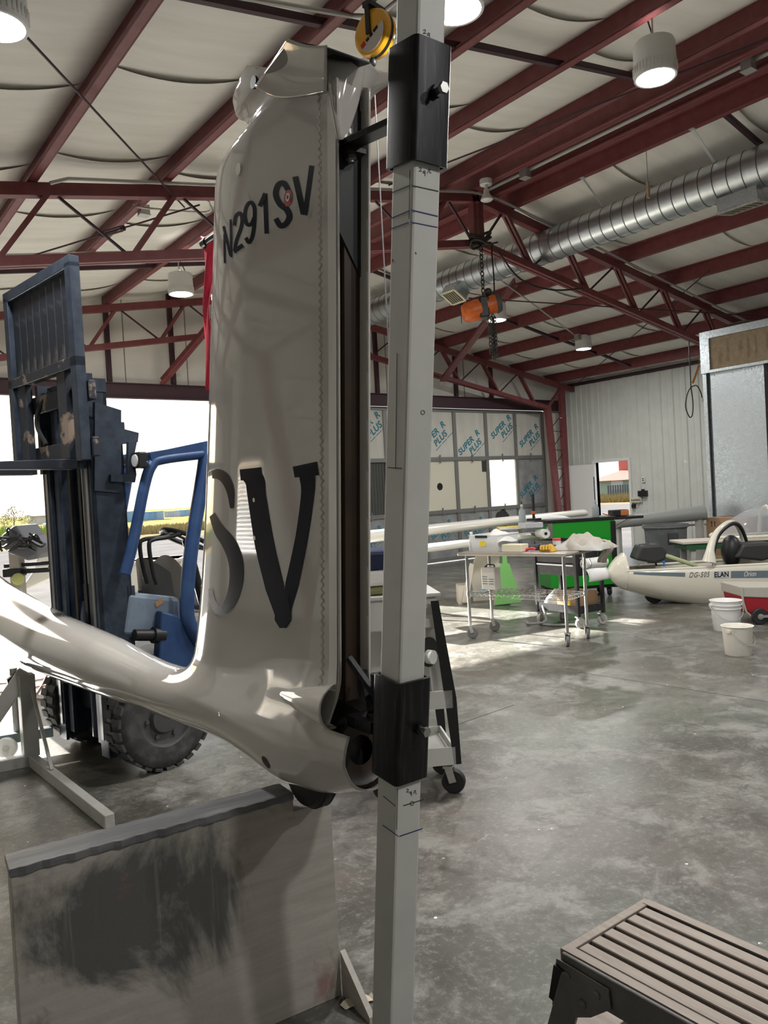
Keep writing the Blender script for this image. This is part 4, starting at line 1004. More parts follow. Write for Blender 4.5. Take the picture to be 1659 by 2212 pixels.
for sy in (-1, 1):
    for sx in (-1, 1):
        top = np.array((sx*(W2+.002), sy*(L2-.03), bz-.04)); ft = np.array((sx*(W2+.05), sy*(L2+.10), 0))
        lg = obj('leg', MB().bar(top, ft, .028, .055), BEN2, bn, bevel=.003)
        obj('rubber_foot', MB().bar(ft+(top-ft)*.001, ft+(top-ft)*.06, .036, .062), RUB, lg)
        gx = sx*(W2+.012)
        br = obj('gusset_plate', MB().prism([(gx, sy*(L2+.01), bz-.015), (gx, sy*(L2-.13), bz-.02), (gx, sy*(L2-.135), bz-.06), (gx, sy*(L2-.08), bz-.105), (gx, sy*(L2-.01), bz-.14), (gx, sy*(L2+.03), bz-.13)], (sx*.004, 0, 0)), BEN2, bn)
        for ry, rz in ((-.02, -.04), (-.10, -.045), (-.06, -.085)):
            obj('rivet', MB().lathe([(.010, 0), (.009, .003), (.004, .005), (.001, .0055)], (gx+sx*.004, sy*(L2+ry), bz+rz), (sx, 0, 0), 12), BEN2, br)
        obj('lock_lever', MB().bar((gx+sx*.008, sy*(L2+.0), bz-.03), (gx+sx*.008, sy*(L2+.02), bz-.115), .006, .026, ref=(0, 1, 0)), STEELB, br)
    obj('leg_brace', MB().bar((-W2-.03, sy*(L2+.055), .22), (W2+.03, sy*(L2+.055), .22), .03, .02), BEN2, bn)
    for k in range(1):
        obj('step_tread', MB().box((-W2-.02, sy*(L2+.04)-.06, .245), (W2+.02, sy*(L2+.04)+.06, .27)), BEN, bn, bevel=.002)
# ================================================================== FORKLIFT (faces the glider, -X)
FR = Frame((1.60, 5.02, 0), math.radians(188))
fk = thing('forklift', 'dark blue forklift with raised mast and slatted load backrest by the door', 'forklift', FR.loc, FR.rz)
def fs(px, py, ly): return FR.side(px, py, ly)
# wheels
def tyre(c, r, w, par, name='wheel'):
    cx, cy, cz = c
    o = obj(name, MB().lathe([(r*.55, -w*.5), (r*.80, -w*.52), (r*.94, -w*.46), (r*.97, -w*.40), (r*.97, w*.40), (r*.94, w*.46), (r*.80, w*.52), (r*.55, w*.5)], c, (0, 1, 0), 40, cap=False), DRUB, par, smooth=True)
    lug = MB()
    for k in range(26):
        a = 2*math.pi*k/26
        for s_ in (-1, 1):
            a2 = a+(.12 if s_ > 0 else 0); rr = r*.985
            p = np.array((cx+rr*math.cos(a2), cy+s_*w*.28, cz+rr*math.sin(a2))); t_ = np.array((-math.sin(a2), 0, math.cos(a2)))
            lug.bar(p-t_*r*.075, p+t_*r*.075, w*.46, r*.05, ref=(math.cos(a2), 0, math.sin(a2)))
    l = obj('tyre_lug', lug, DRUB, o); l['kind'] = 'stuff'
    s_ = 1
    obj('rim', MB().lathe([(r*.60, .0), (r*.60, w*.47), (r*.55, w*.50), (r*.51, w*.36), (r*.32, w*.30), (r*.27, w*.44), (r*.12, w*.46), (.001, w*.46)], (cx, cy, cz), (0, 1, 0), 32, cap=False), mat('dusty_rim', (.085, .085, .085), .6, .3), o, smooth=True)
    for k in range(6):
        a = 2*math.pi*k/6; obj('wheel_nut', MB().cyl((cx+r*.38*math.cos(a), cy+w*.30, cz+r*.38*math.sin(a)), (cx+r*.38*math.cos(a), cy+w*.40, cz+r*.38*math.sin(a)), r*.045, 6), mat('dusty_rim'), o)
    return o
for sy in (1, -1): tyre((0, sy*.46, .305), .30, .19, fk)
for sy in (1, -1): tyre((-1.55, sy*.42, .25), .25, .16, fk)
# mast
def ch(x0, x1, y0, y1, z0, z1, t=.02):   # channel open towards the centre
    m = MB().box((x0, y0, z0), (x0+t, y1, z1)).box((x1-t, y0, z0), (x1, y1, z1))
    yo = y1-t if abs(y1) > abs(y0) else y0
    return m.box((x0, yo, z0), (x1, yo+t, z1))
MX = -.20      # mast stands between the front wheels
for sy in (1, -1):
    a, b = sorted((sy*.25, sy*.355)); obj('outer_mast_rail', ch(.27+MX, .47+MX, a, b, .10, 2.08), DARKFL, fk)
    a, b = sorted((sy*.17, sy*.245)); obj('inner_mast_rail', ch(.30+MX, .45+MX, a, b, .16, 2.30), DARKFL, fk)
    obj('mast_roller_strip', MB().box((.472+MX, sy*.29-.015, .2), (.478+MX, sy*.29+.015, 1.9)), mat('greased_steel', (.22, .22, .22), .35, .9), fk)
for z in (.18, 1.0, 1.98): obj('mast_crossbar', MB().box((.25+MX, -.355, z), (.30+MX, .355, z+.09)), DARKFL, fk)
obj('mast_top_cap', MB().box((.30+MX, -.25, 2.26), (.45+MX, .25, 2.34)), DARKFL, fk)
obj('lift_cylinder', MB().cyl((.36+MX, .0, .15), (.36+MX, .0, 1.1), .045, 16), DARKFL, fk, smooth=True)
obj('lift_rod', MB().cyl((.36+MX, .0, 1.1), (.36+MX, .0, 2.26), .024, 14), CHROME, fk, smooth=True)
for sy in (-.07, .07): obj('lift_chain', MB().bar((.42+MX, sy, .6), (.42+MX, sy, 2.2), .03, .012, ref=(1, 0, 0)), mat('oily_chain'), fk)
obj('mast_bracket', MB().prism([fs(205, 868, .37), fs(262, 886, .37), fs(262, 925, .37), fs(300, 935, .37), fs(298, 955, .37), fs(262, 960, .37), fs(262, 1065, .37), fs(205, 1060, .37)], (0, -.03, 0)), DARKFL, fk)
obj('mast_hook_bracket', MB().prism([fs(278, 955, .40), fs(297, 950, .40), fs(290, 985, .40), fs(295, 1025, .40), fs(292, 1042, .40), fs(240, 1040, .40), fs(240, 1025, .40), fs(276, 1025, .40)], (0, -.03, 0)), DARKFL, fk)
for z in (1.86, 2.18): obj('carriage_bar', MB().box((.27, -.52, z), (.31, .48, z+.11)), WORN, fk, bevel=.006)
for sy in (.27, -.30): obj('carriage_plate', MB().box((.20, sy-.02, 1.80), (.30, sy+.02, 2.36)), DARKFL, fk)
for sy in (.22, -.38):
    f_ = obj('fork', MB().box((.315, sy-.06, 1.86), (.36, sy+.06, 2.42)).prism([(.315, sy-.06, 1.80), (1.40, sy-.06, 1.815), (1.40, sy-.06, 1.83), (.315, sy-.06, 1.86)], (0, .12, 0)), WORN, fk, bevel=.004)
for sy in (.43, -.52): obj('backrest_post', MB().box((.315, sy-.035, 1.84), (.375, sy+.035, 2.95)), DARKFL, fk, bevel=.004)
obj('backrest_top_bar', MB().box((.315, -.555, 2.92), (.375, .465, 2.985)), DARKFL, fk, bevel=.004)
obj('backrest_bottom_bar', MB().box((.315, -.555, 2.365), (.375, .465, 2.425)), WORN, fk, bevel=.004)
slm = MB().box((.33, -.046, 2.40), (.346, .046, 2.94)).mesh('backrest_slat'); slm.materials.append(mat('worn_slat_steel', (.02, .025, .035), .5, .3, col2=(.14, .13, .12), scale=6, lo=.55, hi=.75))
for k in range(8):
    o = bpy.data.objects.new('backrest_slat', slm); COL.objects.link(o); o.parent = fk; o.location = (0, -.43+.108*k, 0)
obj('side_hose', MB().tube(catmull([(.28, -.14, 2.30), (.32, -.22, 2.2), (.33, -.24, 2.1), (.31, -.17, 1.98)], 6), .014, 8), BLACK, fk, smooth=True)
# overhead guard
gd = .44
def guard_leg(pts, ly, w=.055, nm='guard_pillar'):
    P_ = [fs(px, py, gd) for px, py in pts]; c = catmull(P_, 6)
    return obj(nm, MB().tube([(p[0], ly, p[2]) for p in c], w*.6, 10), BLUEFL, fk, smooth=True)
for ly in (gd, -.60):
    guard_leg([(270, 1240), (290, 1160), (312, 1050), (328, 1005), (352, 992), (445, 980)], ly)
    guard_leg([(446, 968), (438, 1030), (414, 1180), (404, 1290), (408, 1345), (432, 1390)], ly, .075)
q0, q1 = fs(322, 990, gd), fs(452, 962, gd)
for ly in (gd, -.60): obj('guard_roof_rail', MB().bar((q0[0], ly, q0[2]), (q1[0], ly, q1[2]), .05, .06), BLUEFL, fk)
for k in range(7):
    t_ = k/6; x_ = q0[0]+(q1[0]-q0[0])*t_; z_ = q0[2]+(q1[2]-q0[2])*t_
    obj('guard_roof_bar', MB().bar((x_, -.60, z_), (x_, gd, z_), .03, .03), BLUEFL, fk)
p = fs(304, 995, gd)
wl = obj('work_light', MB().box((p[0]-.02, gd-.045, p[2]-.045), (p[0]+.035, gd+.045, p[2]+.05)), BLACK, fk, bevel=.008)
obj('light_lens', MB().lathe([(.001, 0), (.038, 0), (.036, .006), (.001, .008)], (p[0]+.036, gd, p[2]), (1, 0, 0), 20), mat('glass_lens', (.6, .62, .63), .1), wl)
obj('light_bracket', MB().bar((p[0], gd, p[2]-.04), fs(317, 1010, gd), .014), BLACK, wl)
# body
b0 = fs(285, 1420, .42); cow = [fs(275, 1278, .36), fs(390, 1290, .36), fs(400, 1370, .36), fs(345, 1385, .36), fs(262, 1375, .36)]
obj('front_cowl', MB().prism(cow, (0, -.72, 0)), COWL, fk, bevel=.03)
obj('body_side', MB().prism([fs(350, 1320, .44), fs(385, 1330, .44), fs(440, 1400, .44), fs(470, 1460, .44), fs(470, 1500, .44), fs(340, 1500, .44), fs(345, 1400, .44)], (0, -.08, 0)), BLUEFL, fk, bevel=.012)
obj('chassis', MB().box((-1.85, -.40, .30), (.18, .36, .62)), DARKFL, fk, bevel=.02)
obj('counterweight', MB().box((-2.05, -.45, .32), (-1.25, .45, 1.05)), BLUEFL, fk, bevel=.08)
obj('engine_hood', MB().box((-1.5, -.33, .62), (-.62, .33, .98)), BLUEFL, fk, bevel=.04)
obj('fender', MB().lathe([(.33, -.1), (.36, -.1), (.36, .1), (.33, .1)], (0, .46, .31), (0, 1, 0), 32, cap=False), BLUEFL, fk) if False else None
s0 = fs(352, 1265, .15)
seat = MB().grid(lambda u, v: (s0[0]+.13*math.sin(math.pi*u)*(1-.35*v)-.10+.04*v, .15-.46*u*1.0, s0[2]-.28+.46*v-.10*v*v*(2*u-1)**2), 14, 10)
seat.grid(lambda u, v: (s0[0]-.20+.04*v, .15-.46*u, s0[2]-.28+.46*v-.10*v*v*(2*u-1)**2), 14, 10)
obj('seat_back', seat, SEATG, fk, smooth=2); obj('seat_cushion', MB().box((s0[0]-.55, -.31, s0[2]-.34), (s0[0]-.06, .15, s0[2]-.22)), SEATG, fk, bevel=.05)
for d in (0, -.06): obj('grab_rail', MB().tube([(q[0], .22+d*2, q[2]) for q in catmull([fs(338, 1262, .22), fs(330, 1235, .22), fs(322, 1180, .22), fs(330, 1166, .22), fs(365, 1160, .22), fs(392, 1152, .22)], 5)], .014, 8), BLACK, fk, smooth=True)
c = fs(402, 1165, .1)
obj('steering_wheel', MB().tube([(c[0]+.17*math.cos(a)*.9, .1+.17*math.sin(a), c[2]+.17*math.cos(a)*.45) for a in np.linspace(0, 2*math.pi, 29)[:-1]], .016, 8, closed=True).cyl((c[0]-.16, .1, c[2]-.08), (c[0]+.16, .1, c[2]+.08), .01, 6), BLACK, fk, smooth=True)
obj('steering_column', MB().cyl((c[0], .1, c[2]), (c[0]-.10, .1, c[2]-.45), .03, 12), BLACK, fk)
obj('pedal_block', MB().box((-.10, .18, .92), (-.02, .30, .98)).bar((-.08, .2, .98), (-.08, .2, 1.04), .02).bar((-.04, .28, .98), (-.02, .28, 1.05), .02), BLACK, fk)
obj('tilt_cylinder', MB().cyl(fs(290, 1372, .40), fs(345, 1372, .40), .035, 14).cyl(fs(330, 1372, .40), fs(352, 1372, .40), .05, 14), BLACK, fk, smooth=True)
obj('warning_sticker', MB().prism([fs(334, 1302, .362), fs(350, 1292, .362), fs(352, 1302, .362), fs(338, 1312, .362)], (0, .003, 0)), mat('orange_sticker', (.42, .22, .10), .6), fk)

# ================================================================== WHITE A-FRAME STAND AT THE LEFT
GREYP = mat('pale_grey_stand_paint', (.50, .50, .47), .45, col2=(.43, .43, .40), scale=6)
f0 = onz(68, 1652)
st = thing('a_frame_stand', 'pale grey tubular stand with long floor beam at the left edge', 'stand', f0)
far = onz(238, 1790)-f0; lft = onz(-120, 1690)-f0
obj('upright', MB().box((-.045, -.045, .06), (.045, .045, .565)), GREYP, st, bevel=.005)
obj('floor_beam', MB().bar((0, .05, .035), (far[0], far[1], .035), .05, .07), GREYP, st, bevel=.004)
obj('cross_beam', MB().bar((0, 0, .035), (lft[0]*1.5, lft[1]*1.5, .035), .08, .07), GREYP, st, bevel=.004)
obj('thin_brace', MB().bar((.02, -.03, .50), (far[0]*.32, far[1]*.32, .07), .018), GREYP, st)
d_ = (onz(-60, 1668)-f0); obj('diagonal_brace', MB().bar((0, 0, .58), (d_[0], d_[1], .12), .045, .09), GREYP, st, bevel=.004)
# hoist legs with casters left of it
q_ = onz(8, 1640)
t = thing('caster_jack', 'grey jack with casters and black lever partly hidden by the boom', 'jack', q_)
for dx in (-.06, .10):
    obj('jack_tube', MB().cyl((dx, .05, .12), (dx, .05, .56), .024, 14), COND, t, smooth=True)
obj('jack_base', MB().bar((-.25, .1, .12), (.3, -.03, .12), .08, .06), mat('teal_grey_paint', (.16, .20, .22), .5), t, bevel=.006)
w_ = obj('caster_wheel', MB().lathe([(.03, -.018), (.06, -.02), (.068, -.01), (.068, .01), (.06, .02), (.03, .018)], (.02, .0, .07), (.5, 1, 0), 24), WHITE, t, smooth=True)
obj('caster_hub', MB().cyl((.01, -.024, .07), (.03, .024, .07), .02, 12), COND, w_)
obj('lever', MB().prism([(.05, .0, .50), (.13, .0, .55), (.16, 0, .46), (.12, 0, .40), (.06, 0, .42)], (0, .03, 0)), BLACK, t)
obj('hand_lever', MB().tube(catmull([(-.12, .02, .62), (-.04, .02, .5), (-.1, .02, .38)], 5), .02, 8), BLACK, t, smooth=True)
# extension cord
def cordpath(pts): return [tuple(onz(x, y))[:2]+(.008,) for x, y in pts]
tag(obj('extension_cord', MB().tube(catmull(cordpath([(-20, 1480), (60, 1474), (120, 1460), (128, 1440), (105, 1452), (92, 1478), (76, 1505), (84, 1512), (130, 1514), (200, 1500)]), 8), .006, 6), mat('brown_cord', (.33, .14, .08), .6), smooth=True), 'brown extension cord looping over the sunlit floor', 'cord', 'cords on the floor')
tag(obj('extension_cord', MB().tube(catmull(cordpath([(-20, 1500), (40, 1492), (90, 1484), (140, 1480), (220, 1482)]), 8), .006, 6), mat('brown_cord'), smooth=True), 'second brown cord lying straight beside the looping cord', 'cord', 'cords on the floor')

# ================================================================== OUTSIDE
# cowled engine on a stand with a white wing root, just outside the door
D = 9.8
def ow(px, py, d=D): return atd(px, py, d)
base = ow(40, 1300); fb_ = np.array((base[0], base[1], 0)); rz_ = math.radians(-37)
FO = Frame(fb_, rz_)
def fo(px, py, ly=0.0): return FO.side(px, py, ly)
t = thing('engine_stand', 'aircraft engine with dark cowling on a post outside the open door', 'engine', fb_, rz_)
obj('stand_post', MB().box((fo(22, 1160)[0], -.08, .0), (fo(44, 1160)[0], .08, fo(30, 1152)[2])), mat('tan_grey_post', (.33, .30, .26), .6), t, bevel=.01)
obj('cowling', MB().prism([fo(0, 1158, -.3), fo(30, 1134, -.3), fo(36, 1136, -.3), fo(52, 1160, -.3), fo(82, 1180, -.3), fo(80, 1198, -.3), fo(60, 1212, -.3), fo(20, 1196, -.3), fo(4, 1184, -.3)], (0, .6, 0)), mat('dark_grey_cowl', (.10, .10, .11), .5), t, bevel=.03)
m = MB(); random.seed(7)
for k in range(14):
    p_ = fo(30+random.random()*45, 1150+random.random()*32, -.34); m.tube(catmull([p_, p_+np.array((random.uniform(-.2, .2), -.06, random.uniform(-.12, .12))), p_+np.array((random.uniform(-.2, .3), 0, random.uniform(-.15, .1)))], 4), .014, 5)
obj('engine_hoses', m, BLACK, t)['kind'] = 'stuff'
obj('side_arm', MB().bar(fo(10, 1223), fo(105, 1216), .045).bar(fo(10, 1236), fo(110, 1230), .06).bar(fo(108, 1212), fo(110, 1232), .03), BLACK, t)
obj('arm_block', MB().box(fo(14, 1246)-np.array((0, .1, 0)), fo(50, 1226)+np.array((0, .1, 0))), BLACK, t, bevel=.01)
obj('tennis_ball', MB().ball(fo(39, 1251, -.15), .075, 20, 12), mat('yellow_felt', (.38, .40, .14), .9), t, smooth=True)
FW2 = Frame(fb_+np.array((.6, .5, 0)), rz_)
wr0 = MB().prism([FW2.side(84, 1183, 0), FW2.side(122, 1185, 0), FW2.side(150, 1190, 0), FW2.side(150, 1230, 0), FW2.side(95, 1255, 0), FW2.side(48, 1276, 0), FW2.side(50, 1262, 0), FW2.side(72, 1230, 0)], (0, .35, 0))
t2 = thing('aircraft_fairing', 'pale curved aircraft fairing standing on the apron behind the engine', 'fairing', FW2.loc, rz_)
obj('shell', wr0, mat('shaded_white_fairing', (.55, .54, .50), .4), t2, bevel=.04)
obj('support_foot', MB().box((.1, .1, 0), (.5, .3, .55)), GREYP, t2)
# white bin behind the forklift
p0 = onz(305, 1300); FB_ = Frame((p0[0], p0[1], 0), rz_)
d0 = 13.5
c0 = atd(320, 1270, d0); FB_ = Frame((c0[0], c0[1], 0), math.radians(-30))
t = thing('storage_bin', 'pale square storage bin outside the door behind the forklift seat', 'bin', FB_.loc, FB_.rz)
l_, r_ = FB_.side(280, 1240, 0), FB_.side(390, 1240, 0); zt = FB_.side(300, 1212, 0)[2]
obj('bin_body', MB().box((l_[0], 0, .1), (r_[0], .9, zt)), mat('bin_white', (.50, .48, .43), .6), t, bevel=.02)
obj('bin_rim', MB().box((l_[0]-.03, -.03, zt-.06), (r_[0]+.03, .93, zt)), mat('bin_white'), t, bevel=.01)
obj('bin_feet', MB().box((l_[0], 0, 0), (l_[0]+.12, .9, .1)), mat('bin_white'), t); obj('bin_feet', MB().box((r_[0]-.12, 0, 0), (r_[0], .9, .1)), mat('bin_white'), t)
hl = FB_.side(318, 1250, -.02); obj('bin_latch', MB().tube([hl+np.array((.05, 0, .08)), hl, hl+np.array((.08, 0, -.08))], .012, 6), BLACK, t)
# containers, house, trees, weeds
def far_box(name, px0, px1, pyb, pyt, depth, dd, m_, label, cat, ribs=True, grp=None):
    a, b = atd(px0, pyb, depth), atd(px1, pyb, depth); w = float(np.hypot(*(b-a)[:2])); h = float(atd(px0, pyt, depth)[2]); mid = (a+b)/2
    t = thing(name, label, cat, (mid[0], mid[1], -.04), math.atan2(b[1]-a[1], b[0]-a[0]), grp)
    obj('box', MB().box((-w/2, 0, 0), (w/2, dd, h)), m_, t)
    if ribs:
        m = MB(); n = max(4, int(w/.6))
        for k in range(n): m.box((-w/2+w*k/n, -.04, .1), (-w/2+w*(k+.5)/n, 0, h-.1))
        obj('wall_ribs', m, m_, t)['kind'] = 'stuff'
        obj('roof_rail', MB().box((-w/2-.03, -.06, h-.15), (w/2+.03, .02, h)), m_, t)
    return t
BCON = mat('blue_container_paint', (.16, .27, .40), .6)
WCON = mat('grey_container_paint', (.36, .40, .45), .6)
far_box('shipping_container', 262, 279, 1126, 1105, 95, 3, BCON, 'pale blue shipping container nearest the forklift mast', 'container', grp='containers beyond the field')
far_box('shipping_container', 282, 340, 1124, 1107, 100, 3, BCON, 'long pale blue shipping container beyond the dry field', 'container', grp='containers beyond the field')
far_box('shipping_container', 355, 377, 1114, 1104, 120, 3, WCON, 'grey container at the far edge of the field', 'container', grp='containers beyond the field')
far_box('shipping_container', 378, 403, 1113, 1102, 125, 3, BCON, 'blue container right of the grey one at the field edge', 'container', grp='containers beyond the field')
a = atd(88, 1134, 120)
t = thing('far_house', 'distant house with hipped roof among the trees', 'house', (a[0], a[1], -.04), math.radians(-37))
obj('wall', MB().box((-1.6, 0, 0), (1.6, 3, 1.3)), mat('pale_wall', (.5, .47, .45), .8), t)
obj('roof', MB().add([(-2, -.4, 1.3), (2, -.4, 1.3), (2, 3.4, 1.3), (-2, 3.4, 1.3), (-1, 1.5, 2.2), (1, 1.5, 2.2)], [(0, 1, 5, 4), (1, 2, 5), (2, 3, 4, 5), (3, 0, 4), (0, 3, 2, 1)]), mat('grey_roof', (.16, .14, .15), .8), t)
obj('white_van', MB().box((-.2, -3, 0), (1.4, -1.6, .7)), WHITE, t) if False else None
far_box('parked_van', 92, 112, 1136, 1130, 100, 2, WHITE, 'small white van parked in front of the distant house', 'van', ribs=False)
LEAF = mat('tree_leaves', (.10, .15, .05), .9, col2=(.06, .09, .03), scale=2, spec=0); TRUNK = mat('tree_bark', (.09, .07, .05), .9)
def tree(px, pyb, pyt, depth, wid, label, dens=420, seed=1):
    a = atd(px, pyb, depth); h = float(atd(px, pyt, depth)[2])
    t = thing('tree', label, 'tree', (a[0], a[1], -.04), 0, 'trees on the horizon'); random.seed(seed)
    m = MB().tube([(0, 0, 0), (.1, 0, h*.35), (0, .1, h*.8)], [.12*h/4, .08*h/4, .02], 7)
    for k in range(7):
        an = random.uniform(0, 6.28); z0 = h*random.uniform(.3, .6); m.tube([(0, 0, z0), (wid*.35*math.cos(an), wid*.35*math.sin(an), z0+h*.22)], [.04*h/4, .015], 5)
    obj('trunk', m, TRUNK, t)
    m = MB()
    for k in range(dens):
        an = random.uniform(0, 6.28); u = random.random(); zz_ = h*(.28+.72*u); rr = wid*.5*math.sqrt(random.random())*(math.sin(math.pi*min(1, .18+.82*u))*.9+.12)
        c_ = np.array((rr*math.cos(an), rr*math.sin(an), zz_)); s_ = h*.035*random.uniform(.6, 1.4)
        d1 = np.array((random.gauss(0, 1), random.gauss(0, 1), random.gauss(0, 1))); d1 /= np.linalg.norm(d1); d2 = np.cross(d1, (random.gauss(0, 1), random.gauss(0, 1), random.gauss(0, 1))); d2 /= np.linalg.norm(d2)
        m.add([c_-d1*s_, c_+d2*s_*.6, c_+d1*s_, c_-d2*s_*.6], [(0, 1, 2, 3)])
    obj('foliage', m, LEAF, t)['kind'] = 'stuff'
tree(30, 1134, 1094, 110, 3.4, 'tall thin-crowned tree left of the distant house', 260, 1)
tree(8, 1136, 1114, 100, 3.0, 'low bushy tree at the left edge of the picture', 420, 2)
tree(62, 1136, 1112, 100, 2.4, 'round bushy tree directly left of the distant house', 420, 3)
tree(112, 1136, 1118, 105, 1.8, 'small bushy tree right of the distant house', 300, 4)
# tall dry grass at the field edge and a green strip
def grass(name, label, region, n, h, m_, seed):
    random.seed(seed); x0, x1, y0, y1 = region; m = MB()
    for k in range(n):
        x, y = random.uniform(x0, x1), random.uniform(y0, y1); hh = h*random.uniform(.5, 1.2); w = .05+.03*random.random(); dx, dy = random.gauss(0, .12), random.gauss(0, .12)
        m.add([(x-w, y, -.05), (x+w, y, -.05), (x+dx, y+dy, hh)], [(0, 1, 2)])
    o = obj(name, m, m_); o['kind'] = 'stuff'; return tag(o, label, 'grass')
DRY2 = mat('dry_grass_blades', (.22, .18, .09), .9, col2=(.16, .135, .07), scale=.4, spec=0); GRN = mat('green_grass_blades', (.12, .20, .04), .9, col2=(.17, .20, .05), scale=.4, spec=0)
grass('dry_grass', 'tall dry grass along the edge of the apron', (-40, 46, 46, 52), 22000, .42, DRY2, 1)
grass('green_grass', 'strip of greener grass behind the dry verge', (-60, 16, 58, 78), 14000, .7, GRN, 2)
grass('weeds', 'yellowing weeds beyond the side door', (50, 58, 8, 46), 9000, .6, DRY2, 3)
# building seen through the side door
a = atd(1330, 1062, 70.0); FH = Frame((a[0], a[1], 0), math.radians(-60))
t = thing('green_building', 'low green building with red roof seen through the side door', 'building', FH.loc, FH.rz)
def fh(px, py, ly=0.0): return FH.side(px, py, ly)
l_, r_ = fh(1280, 1050), fh(1400, 1050); zt = fh(1320, 1038)[2]
obj('wall', MB().box((l_[0], 0, -.1), (r_[0], 8, zt)), mat('sage_wall', (.22, .28, .25), .8), t)
pk = fh(1348, 1018)
obj('roof', MB().add([(l_[0]-.4, -.5, zt), (r_[0]+.4, -.5, zt), (r_[0]+.4, 8.5, zt), (l_[0]-.4, 8.5, zt), (pk[0], 3, pk[2]+.3), (r_[0]-1, 3, pk[2]+.3)], [(0, 1, 5, 4), (1, 2, 5), (2, 3, 4, 5), (3, 0, 4), (0, 3, 2, 1)]), mat('red_roof', (.34, .10, .08), .7), t)
cz = fh(1342, 1004); obj('cupola', MB().box((cz[0]-.5, 2.5, pk[2]-.4), (cz[0]+.8, 3.8, cz[2]+.5)), mat('red_roof'), t)
w0 = fh(1333, 1046); obj('window', MB().box((w0[0]-.5, -.05, w0[2]-.5), (w0[0]+.5, .02, w0[2]+.4)), mat('window_pane', (.35, .40, .42), .2), t)
fn_ = thing('dark_fence', 'dark slatted fence in front of the green building', 'fence', FH.world((0, -3, 0)), FH.rz)
fa, fb2 = FH.side(1314, 1055, -3), FH.side(1400, 1055, -3); ft_ = FH.side(1320, 1047, -3)[2]
slp = MB().box((-.07, 0, 0), (.07, .04, max(.6, ft_))).mesh('slat'); slp.materials.append(mat('dark_fence_wood', (.06, .065, .08), .8))
k = 0; x_ = fa[0]
while x_ < fb2[0] and k < 60:
    o = bpy.data.objects.new('slat', slp); COL.objects.link(o); o.parent = fn_; o.location = (x_, 0, -.05); x_ += .2; k += 1
obj('fence_rail', MB().box((fa[0], .04, .3), (fb2[0], .08, .4)), mat('dark_fence_wood'), fn_)
# ================================================================== RIGHT SIDE OF THE HANGAR
STEELT = mat('brushed_table_steel', (.42, .38, .33), .34, .55, col2=(.34, .31, .27), scale=5)
def caster(par, x, y, r=.06, h=.13, rz=0.0, m_=None, w=.03):
    d = np.array((math.cos(rz), math.sin(rz), 0)); a = np.array((-math.sin(rz), math.cos(rz), 0)); c = np.array((x, y, r))+d*r*.35
    cw = obj('caster', MB().lathe([(r*.35, -w/2), (r*.9, -w/2), (r, -w*.3), (r, w*.3), (r*.9, w/2), (r*.35, w/2)], c, a, 24), m_ or mat('grey_caster_tyre', (.16, .16, .16), .6), par, smooth=True)
    f_ = MB()
    for s_ in (-1, 1): f_.bar(np.array((x, y, h-.01))+a*s_*w*.75, c+a*s_*w*.75, .006, r*.6, ref=d)
    f_.bar(np.array((x, y, h-.008))-a*w, np.array((x, y, h-.008))+a*w, .05, .012); f_.cyl((x, y, h-.01), (x, y, h+.03), .012, 8)
    obj('caster_fork', f_, COND, cw)
    return cw
# ---- wheeled steel table
TF = Frame((5.905, 5.535, 0), math.radians(-77))
tb = thing('steel_table', 'wheeled stainless steel work table with wire undershelf', 'table', TF.loc, TF.rz)
TZ = .905
obj('table_top', MB().box((-.625, -.29, TZ-.035), (.625, .29, TZ)), STEELT, tb, bevel=.014)
for sx in (-1, 1):
    for sy in (-1, 1):
        lg = obj('leg', MB().cyl((sx*.555, sy*.215, .14), (sx*.555, sy*.215, TZ-.035), .0165, 16), CHROME, tb, smooth=True)
        obj('leg_collar', MB().cyl((sx*.555, sy*.215, .445), (sx*.555, sy*.215, .49), .022, 14), CHROME, lg, smooth=True)
        caster(tb, sx*.555, sy*.215, .058, .14, .5 if sx < 0 else 2.2)
ws = MB(); SZ = .475
for k in range(17): x_ = -.53+1.06*k/16; ws.cyl((x_, -.215, SZ), (x_, .215, SZ), .0022, 5)
obj('shelf_wire', ws, CHROME, tb)['kind'] = 'stuff'
fr_ = MB()
for sy in (-1, 1):
    for dz in (0, -.035): fr_.cyl((-.555, sy*.215, SZ+dz), (.555, sy*.215, SZ+dz), .004, 6)
    pts = [(-.54+1.08*k/36, sy*.215, SZ-(.033 if k % 2 else .002)) for k in range(37)]; fr_.tube(pts, .0025, 5)
for sx in (-1, 1):
    for dz in (0, -.035): fr_.cyl((sx*.555, -.215, SZ+dz), (sx*.555, .215, SZ+dz), .004, 6)
    pts = [(sx*.555, -.21+.42*k/14, SZ-(.033 if k % 2 else .002)) for k in range(15)]; fr_.tube(pts, .0025, 5)
for sy in (-.11, 0, .11): fr_.cyl((-.55, sy, SZ-.005), (.55, sy, SZ-.005), .003, 6)
obj('shelf_frame', fr_, CHROME, tb)['kind'] = 'stuff'
obj('tool_loop', MB().tube(catmull([(.62, .0, .83), (.66, .0, .83), (.66, .0, .73), (.63, .22, .73), (.60, .24, .80)], 5), .006, 6), CHROME, tb, smooth=True)
CLEAR = mat('clear_plastic', (.85, .87, .88), .12, alpha=.38, spec=.6)
MILKY = mat('milky_plastic', (.78, .79, .79), .3, alpha=.72)
def onT(px, py): return onz(px, py, TZ)
p = TF.world((-.56, -.10, TZ))
t = thing('water_bottle', 'small clear water bottle at the left end of the steel table', 'bottle', p)
obj('body', MB().lathe([(.001, 0), (.03, .002), (.032, .02), (.030, .05), (.032, .08), (.032, .11), (.026, .14), (.013, .165), (.013, .185)], n=20, cap=False), CLEAR, t, smooth=True)
